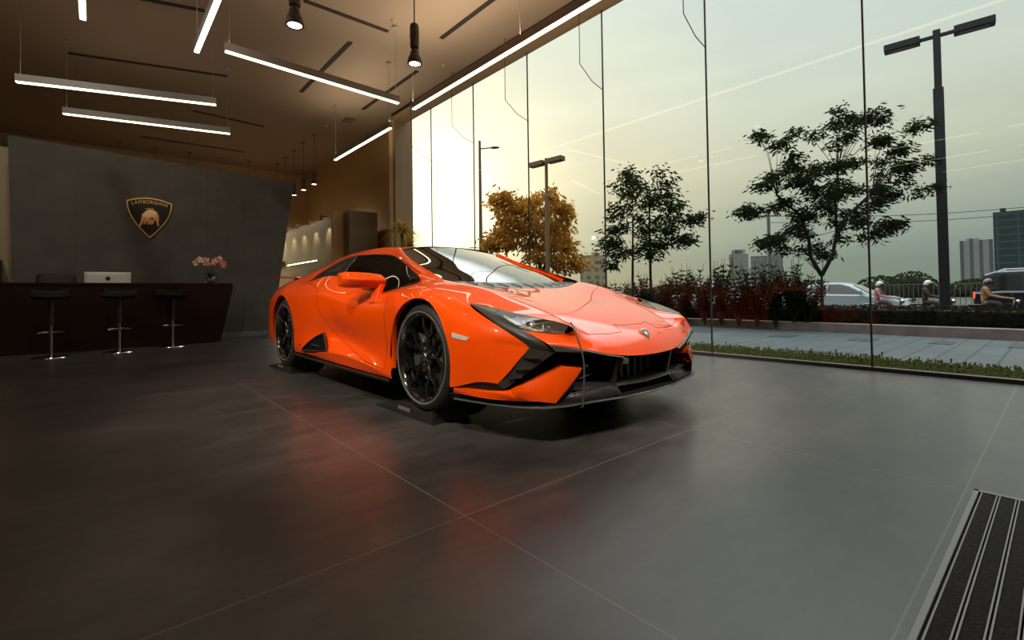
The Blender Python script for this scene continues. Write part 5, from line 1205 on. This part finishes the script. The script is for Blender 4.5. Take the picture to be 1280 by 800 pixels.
# ---- front end
def plate(name, poly, depth, mtl, parent=CAR, s=-1, dirv=(-1, 0, 0), bev=.002, **kw):
    """solid plate from an outline on the car's skin, pushed inwards"""
    p = V3(s, poly); d = Vector((dirv[0], dirv[1] * s, dirv[2])).normalized() * depth
    return MB().prism(p, d).build(name, mtl, parent, bevel=bev, smooth=35, **kw)
for s in (-1, 1):
    # headlight: recessed housing, light bars, clear lens
    top = [(.456, .790, .640), (.535, .74, .6218), (.600, .680, .601), (.675, .630, .579), (.796, .600, .5575), (.897, .578, .542)]
    bot = [(.458, .792, .639), (.575, .815, .610), (.664, .82, .5807), (.737, .815, .552), (.790, .795, .5227), (.887, .613, .497)]
    hl = empty('headlight'); hl.parent = CAR
    inn = Vector((-.05, -s * .03, -.045))
    m = MB(); m.sheet([[p + inn for p in V3(s, top)], [p + inn * .9 for p in V3(s, bot)]]); m.sheet([V3(s, top), [p + inn for p in V3(s, top)]]); m.sheet([V3(s, bot), [p + inn * .9 for p in V3(s, bot)]])
    m.sheet([[V3(s, top)[-1], V3(s, bot)[-1]], [V3(s, top)[-1] + inn, V3(s, bot)[-1] + inn]])
    m.build('light_housing', mat('lamp_inside', (.16, .135, .105), rough=.35), hl)
    m = MB(); T_, B_ = V3(s, top), V3(s, bot); o_ = inn * .45
    L_ = lambda u, v: (lambda i, f: (T_[i].lerp(T_[i + 1], f)).lerp(B_[i].lerp(B_[i + 1], f), v) + o_)(min(int(u * 5), 4), u * 5 - min(int(u * 5), 4))
    m.tube([L_(.30, .35), L_(.62, .65), L_(.93, .86)], .006, 6); m.tube([L_(.62, .9), L_(.70, .66), L_(.55, .25)], .006, 6); m.tube([L_(.80, .84), L_(.84, .5), L_(.76, .15)], .006, 6); m.tube([L_(.28, .8), L_(.45, .95), L_(.7, .97), L_(.95, .9)], .005, 6)
    m.build('light_bar', mat('lamp_bar', (.75, .72, .66), rough=.25), hl, smooth=60)
    for u in (.48, .70, .86): MB().ball(L_(u, .42) - o_ * .3, .017 if u != .70 else .02, 14, 8).build('projector_lens', mat('projector', (.5, .48, .42), rough=.05, metal=.8), hl, smooth=180)
    MB().sheet([[p + (q_ - p) * v + Vector((.001, s * .001, .001)) for p, q_ in zip(T_, B_)] for v in (0, .5, 1)]).build('lens_cover', LENS, hl, smooth=180)
    # grey trim running from the wing top down to the bumper foot
    tr = MB()
    out_ = [(.383, .837, .6565), (.535, .858, .601), (.66, .862, .548), (.75, .832, .494), (.832, .803, .442)]
    in_ = [(.456, .792, .640), (.62, .818, .595), (.790, .796, .5225), (.845, .755, .482), (.900, .690, .410)]
    po, pi_ = V3(s, out_), V3(s, in_)
    tr.sheet([po, pi_]); tr.build('wing_trim', GREYTRIM, CAR, solid=.004, offset=0, smooth=30)
    for k in (0.42, .62):
        a = po[0].lerp(po[-1], k).lerp(pi_[0].lerp(pi_[-1], k + .02), .0); b = po[0].lerp(po[-1], k + .05).lerp(pi_[0].lerp(pi_[-1], k + .06), .85)
        MB().tube([a + Vector((.012, s * .012, .016)), b + Vector((.014, s * .012, .020))], [.002, .009], 6).build('trim_fin', BLACKP, CAR, smooth=60)
    lo = [(.832, .803, .441), (.90, .690, .410), (.72, .876, .226), (.69, .896, .252)]
    cheek = plate('bumper_trim', lo, .05, GREYTRIM, s=s, dirv=(-.8, -.5, 0))
    for zz, ww in ((.385, .80), (.335, .835), (.29, .86)):
        MB().beam(V3(s, [(.80 - (.385 - zz) * .55, ww + .012, zz)])[0], V3(s, [(.86 - (.385 - zz) * .8, ww - .05, zz - .004)])[0], .010, .006).build('trim_slot', CHROME if zz > .38 else STEEL, cheek)
    plate('bumper_edge', [(.69, .896, .252), (.72, .876, .226), (.62, .905, .215), (.375, .938, .205), (.372, .945, .247), (.56, .93, .248)], .03, BLACKP, s=s, dirv=(-.3, -1, 0))
    # nose lip under the bonnet's front edge
    m = MB(); tpts = V3(s, [(.882, .72, .453), (.955, .53, .415), (.995, .40, .384), (1.022, .28, .362)])
    bpts = V3(s, [(.897, .692, .412), (.945, .56, .401), (.985, .40, .372), (1.008, .28, .352)])
    m.sheet([tpts, [p + Vector((.012, s * .003, -.006)) for p in tpts], [p + Vector((.012, s * .003, .004)) for p in bpts], bpts, [p + Vector((-.08, 0, -.004)) for p in bpts]])
    m.build('nose_lip', GREYTRIM, CAR, smooth=35)
    # orange blade in front of the wheel
    bl = empty('bumper_blade'); bl.parent = CAR
    m = MB(); up = V3(s, [(.745, .858, .222), (.83, .765, .275), (.917, .648, .338), (.952, .545, .322), (.946, .558, .290)])
    dn = V3(s, [(.80, .822, .170), (.855, .768, .170), (.880, .728, .162), (.898, .690, .155), (.899, .688, .156)])
    dep = Vector((-.09, -s * .05, .0))
    m.sheet([[p + dep for p in up], up, [u.lerp(d, .5) + Vector((.010, s * .008, 0)) for u, d in zip(up, dn)], dn, [p + dep * .5 for p in dn]])
    m.build('blade_face', ORANGE, bl, smooth=30, solid=.004)
    m = MB(); m.sheet([V3(s, [(.377, .935, .205), (.62, .900, .216), (.745, .858, .224)]), V3(s, [(.377, .948, .197), (.63, .915, .205), (.765, .862, .212)]), V3(s, [(.377, .950, .170), (.64, .915, .172), (.80, .822, .168)]), V3(s, [(.377, .92, .166), (.62, .88, .168), (.78, .80, .165)])])
    m.build('blade_foot', ORANGE, bl, smooth=35, solid=.004)
    for t in (.25, .5, .78):
        p0 = up[0].lerp(up[3], t) * .35 + dn[0].lerp(dn[3], t) * .65; 
    # recess behind the blade with its duct
    m = MB(); m.sheet([V3(s, [(.86, .69, .43), (.915, .55, .41), (.955, .40, .38), (.985, .28, .35)]), V3(s, [(.70, .74, .42), (.78, .58, .40), (.80, .42, .37), (.80, .30, .35)]), V3(s, [(.66, .82, .20), (.74, .60, .17), (.78, .42, .16), (.80, .30, .16)])])
    m.build('intake_cavity', BLACKM, CAR, smooth=30)
    m = MB(); m.sheet([V3(s, [(.80, .70, .22), (.80, .50, .27), (.80, .36, .27), (.80, .27, .255)]), V3(s, [(.86, .68, .17), (.93, .50, .185), (.955, .36, .20), (.965, .27, .20)]), V3(s, [(.89, .70, .150), (.94, .52, .148), (.985, .36, .150), (1.0, .27, .152)])])
    m.build('intake_ramp', mat('ramp_black', (.022, .02, .02), rough=.38), CAR, smooth=25, solid=.008)
    m = MB(); m.tube(V3(s, [(.86, .46, .31), (.865, .40, .285), (.86, .33, .300)]), .006, 6); m.tube(V3(s, [(.86, .47, .245), (.87, .42, .255), (.865, .36, .262)]), .005, 6); m.prism(V3(s, [(.875, .455, .315), (.88, .40, .30), (.875, .41, .32)]), (-.01, 0, 0))
    m.build('duct_fin', STEEL if s < 0 else BLACKP, CAR, smooth=60)
    # upright between duct and radiator opening
    plate('intake_upright', [(.985, .29, .352), (.985, .265, .350), (.955, .262, .20), (.945, .30, .20)], .07, BLACKP, s=s)
# radiator opening in the middle
m = MB(); m.sheet([V3(1, [(1.0, y, .345) for y in (-.28, 0, .28)]), V3(1, [(.84, y, .335) for y in (-.28, 0, .28)]), V3(1, [(.84, y, .175) for y in (-.28, 0, .28)]), V3(1, [(.97, y, .165) for y in (-.28, 0, .28)])])
rad = m.build('radiator_intake', BLACKM, CAR)
for k in range(7):
    MB().box((.850, -.21 + k * .07, .255), (.012, .030, .13)).build('radiator_bar', mat('rad_bar', (.05, .047, .045), rough=.5), rad)
# lower blade across the opening and the splitter
def planline(w): return float(np.interp(abs(w), [0, .25, .5, .65, .76, .84, .90, .945], [1.03, 1.02, .965, .935, .885, .78, .60, .38]))
ws_ = [k * .025 for k in range(-28, 29)]
m = MB(); m.sheet([[Vector((planline(y) - .06 + dx, y, z + .03 * abs(y))) for y in ws_ if abs(y) <= .62] for dx, z in ((-.14, .205), (0, .196), (.012, .186), (0, .176), (-.14, .18))])
m.build('lower_blade', GREYTRIM, CAR, smooth=40)
yy = [-.945 + 1.89 * k / 60 for k in range(61)]
m = MB(); m.sheet([[Vector((planline(y) + dx, y * sy, z)) for y in yy] for dx, z, sy in ((-.30, .150, .9), (-.03, .148, .985), (-.004, .146, 1), (.0, .140, 1), (-.004, .132, 1), (-.03, .128, .985), (-.30, .128, .9))])
m.build('front_splitter', BLACKP, CAR, smooth=40)
m = MB(); m.tube([Vector((planline(y) + .001, y, .139)) for y in yy], .0045, 6)
m.build('splitter_edge', mat('edge_grey', (.10, .095, .09), rough=.35), CAR, smooth=60)
# badge on the nose and the square sensor under it
bp = on_top(.985, 0.0, 0); bq = on_top(1.01, 0.0, 0); tl = (bq - bp).normalized(); nrm = Vector((-tl.z, 0, tl.x)); nrm = nrm if nrm.z > 0 else -nrm
Mb = Matrix((( tl.x, 0, nrm.x, bp.x), (0, 1, 0, 0), (tl.z, 0, nrm.z, bp.z), (0, 0, 0, 1)))
shield = [(-.038, -.034), (-.040, -.018), (-.043, 0), (-.040, .018), (-.038, .034), (-.015, .036), (.012, .024), (.035, 0), (.012, -.024), (-.015, -.036)]
bd = MB().prism([(x, y, 0.0) for x, y in shield], (0, 0, .005), M=Mb).build('nose_badge', mat('badge_gold', (.75, .6, .3), rough=.25, metal=1), CAR)
MB().prism([(x * .86, y * .86, .004) for x, y in shield], (0, 0, .003), M=Mb).build('badge_field', BLACKG, bd)
MB().ball((-.004, 0, .006), (.016, .013, .004), M=Mb).build('badge_bull', mat('badge_gold'), bd, smooth=180)
MB().prism([(.985, -.285, .352), (.985, -.225, .350), (.985, -.23, .315), (.985, -.28, .317)], (.035, 0, 0)).build('parking_sensor', mat('sensor', (.09, .085, .08), rough=.3), CAR, bevel=.006)

# ---- wheels
def make_wheel(radius, width, rim_r=.256):
    """wheel about the y axis, outer face towards -y"""
    w = empty('wheel')
    h = width / 2
    M = Matrix.Rotation(R(90), 4, 'X')        # local z -> -y
    t = MB(); t.lathe([(rim_r + .004, h - .012), (rim_r + .012, h + .002), (rim_r + .022, h + .006), (rim_r + .034, h + .006), (radius - .020, h - .004), (radius - .006, h - .018), (radius, h - .04), (radius, -h + .04), (radius - .006, -h + .018), (radius - .020, -h + .004), (rim_r + .02, -h - .004), (rim_r + .004, -h + .012)], 72, M=M)
    ty = t.build('tyre', RUBBER, w, smooth=40)
    g = MB()
    for zz in (-h * .5, -h * .12, h * .25, h * .6): g.lathe([(radius + .0012, zz - .004), (radius + .0012, zz + .004)], 72, M=M)
    for k in range(60):
        a = 2 * pi * k / 60
        g.add([M @ Vector((rr * cos(a + da), rr * sin(a + da), zz)) for rr, da, zz in ((radius + .001, 0, h - .035), (radius - .0045, 0, h - .016), (radius - .0045, .014, h - .016), (radius + .001, .014, h - .035))], [(0, 1, 2, 3)])
    g.build('tread_groove', BLACKM, ty)
    r = MB(); r.lathe([(rim_r + .006, h - .004), (rim_r + .010, h + .003), (rim_r + .006, h + .006), (rim_r - .004, h - .002), (rim_r - .012, h - .02), (rim_r - .022, h - .05), (rim_r - .03, -h + .02), (rim_r, -h)], 72, M=M)
    rim = r.build('rim', BLACKG, w, smooth=35)
    r = MB(); r.lathe([(rim_r + .016, h + .0035), (rim_r + .020, h + .0075), (rim_r + .026, h + .0075), (rim_r + .030, h + .0035)], 72, M=M); r.build('sidewall_ring', mat('sidewall_sheen', (.13, .12, .11), rough=.35), ty, smooth=60)  # paler ring paints the highlight on the tyre's sidewall bulge
    for k in range(5):
        a = 2 * pi * k / 5 + pi / 2
        Mk = M @ Matrix.Rotation(a, 4, 'Z')
        s = MB()
        f0, f1 = h - .035, h - .012        # hub face, rim face depth
        def bar(p, q, wp, wq, zp, zq, th=.028):
            p = Vector((*p, 0)); q = Vector((*q, 0)); d = (q - p).normalized(); n = Vector((-d.y, d.x, 0))
            vs = []
            for e, ww, zz in ((p, wp, zp), (q, wq, zq)):
                vs += [e + n * ww + Z * (zz - .008), e + n * ww * .62 + Z * zz, e - n * ww * .62 + Z * zz, e - n * ww + Z * (zz - .008), e - n * ww + Z * (zz - th), e + n * ww + Z * (zz - th)]
            s.add([Mk @ v for v in vs], [(i, (i + 1) % 6, 6 + (i + 1) % 6, 6 + i) for i in range(6)] + [(5, 4, 3, 2, 1, 0), (6, 7, 8, 9, 10, 11)])
        bar((.035, 0), (.130, 0), .014, .016, f0, f0 + .006)
        for sg in (-1, 1):
            bar((.122, 0), (.178, sg * .052), .012, .010, f0 + .006, f0 + .012)
            bar((.172, sg * .048), (.247, sg * .050), .010, .009, f0 + .012, f1)
            bar((.205, sg * .046), (.236, sg * .092), .006, .006, f0 + .008, f1 - .004)
        s.build('spoke', BLACKG, rim)
    c = MB(); c.lathe([(.0, h - .022), (.030, h - .024), (.034, h - .030), (.040, h - .034), (.072, h - .040), (.078, h - .07)], 30, M=M); c.build('hub', BLACKG, w, smooth=35)
    for k in range(5):
        a = 2 * pi * (k + .5) / 5 + pi / 2
        MB().lathe([(0, h - .028), (.009, h - .028), (.011, h - .045)], 6, M=M @ Matrix.Translation((.052 * cos(a), .052 * sin(a), 0))).build('wheel_bolt', STEEL, w, smooth=30)
    MB().lathe([(0, h - .0185), (.024, h - .0195), (.027, h - .023)], 24, M=M).build('centre_cap', STEEL, w, smooth=40)
    d = MB(); d.lathe([(.06, h - .10), (.185, h - .10), (.185, h - .135), (.06, h - .135)], 48, M=M, close=True); d.build('brake_disc', mat('disc_iron', (.12, .11, .10), rough=.35, metal=.8), w, smooth=35)
    c = MB()
    arc = [R(150 + 70 * k / 10) for k in range(11)]
    for z0, z1, r0, r1 in ((h - .145, h - .075, .12, .212),):
        vs = []
        for a in arc: vs += [M @ Vector((rr * cos(a), rr * sin(a), zz)) for rr, zz in ((r0, z0), (r1, z0), (r1, z1), (r0, z1))]
        c.add(vs, [(i * 4 + k, i * 4 + (k + 1) % 4, i * 4 + 4 + (k + 1) % 4, i * 4 + 4 + k) for i in range(10) for k in range(4)] + [(3, 2, 1, 0), (40, 41, 42, 43)])
    c.build('brake_caliper', mat('caliper_grey', (.05, .048, .045), rough=.35), w, bevel=.006, smooth=40)
    return w
wf = make_wheel(.3275, .245); wr = make_wheel(.345, .305)
def set_wheel(w, x, y, z, flip, spin):
    w.parent = CAR; w.location = (x, y, z); w.rotation_euler = (0, spin, pi if flip else 0)
set_wheel(wf, 0, -.93 + .1225 + .004, .3275, False, R(14)); set_wheel(copy_tree(wf), 0, .93 - .1225 - .004, .3275, True, 0)
set_wheel(wr, -2.62, -.935 + .1525, .345, False, R(30)); set_wheel(copy_tree(wr), -2.62, .935 - .1525, .345, True, 0)
for o in (CAR,): pass
# ------------------------------------------------------------------ tyre cradles under the four wheels
CR_MAT = mat('cradle_black', (.014, .013, .012), rough=.55)
def cradle(x, y, label, rad, first=False):
    M = CAR.matrix_world
    o = empty('tyre_cradle', (CAR_P(x, y, 0)), CAR.rotation_euler.z, label, 'wheel stand', 'tyre cradles under the car')
    sy = -1 if y < 0 else 1
    m = MB(); hw = .13; n = 16; prof = []
    for k in range(n + 1):
        u = -.125 + .222 * k / n; zz = .066 + rad - math.sqrt(rad * rad - u * u)
        prof.append((u, min(.090, zz - .001)))
    poly = [(-.64, 0), (-.60, .018), (-.15, .088)] + prof + [(.105, .090), (.118, 0)]
    m.prism([(u, -hw, z) for u, z in poly], (0, 2 * hw, 0)); m.build('cradle_block', CR_MAT, o, bevel=.004)
    m = MB(); m.box((.114, 0, .045), (.004, .22, .02)); m.build('end_label', BLACKP, o)
    # worn printed mark on the outer side
    TX = Matrix.Translation((-.22, sy * (hw + .0008), .046)) @ Matrix(((1 if sy < 0 else -1, 0, 0, 0), (0, 0, 1 * (-1 if sy < 0 else 1), 0), (0, 1, 0, 0), (0, 0, 0, 1)))
    WORN = mat('worn_print', (.20, .18, .16), rough=.7)
    mk = MB(); rr = random.Random(int(x * 10) + 3)
    for k in range(7):
        a = -.075 + k * .022; mk.prism([TX @ Vector((a, -.012 + rr.uniform(-.003, .003), 0)), TX @ Vector((a + .014, -.012, 0)), TX @ Vector((a + .018, .012, 0)), TX @ Vector((a + .005, .012, 0))], (0, sy * .0012, 0))
    mk.build('worn_mark', WORN, o)
    return o
def CAR_P(x, y, z):
    c, s = cos(-.84031), sin(-.84031); return (0.1257 + c * x - s * y, 3.5542 + s * x + c * y, z)
cradle(0, -.79, 'black wedge-shaped tyre cradle under the front wheel facing the camera', .3275)
cradle(-2.62, -.78, 'black wedge-shaped tyre cradle under the rear wheel facing the camera', .345)
cradle(0, .80, 'black tyre cradle under the far front wheel, in the car\'s shadow', .3275)
cradle(-2.62, .78, 'black tyre cradle under the far rear wheel, in the car\'s shadow', .345)
# thin cable hanging from the bonnet corner over the bumper to the floor
cb = [Vector((.905, -.575, .556)), Vector((.925, -.585, .545)), Vector((.955, -.59, .50)), Vector((.98, -.585, .43)), Vector((.988, -.575, .36)), Vector((.985, -.57, .28)), Vector((.975, -.565, .20)), Vector((.965, -.56, .150)), Vector((.960, -.555, .125)), Vector((.90, -.55, .112))]
cbl = []
for a, b, c, d in zip([cb[0]] + cb[:-2], cb[:-1], cb[1:], cb[2:] + [cb[-1]]):
    for k in range(6):
        f = k / 6; cbl.append(.5 * ((2 * b) + (c - a) * f + (2 * a - 5 * b + 4 * c - d) * f * f + (3 * b - a - 3 * c + d) * f ** 3))
cbl.append(cb[-1])
MB().tube([Vector(CAR_P(p.x, p.y, p.z + .066)) for p in cbl], .0045, 8).build('charging_cable', mat('cable_grey', (.10, .085, .08), rough=.3, coat=.5), smooth=60, label='thin dark cable hanging from the headlight tip over the front bumper', cat='cable')
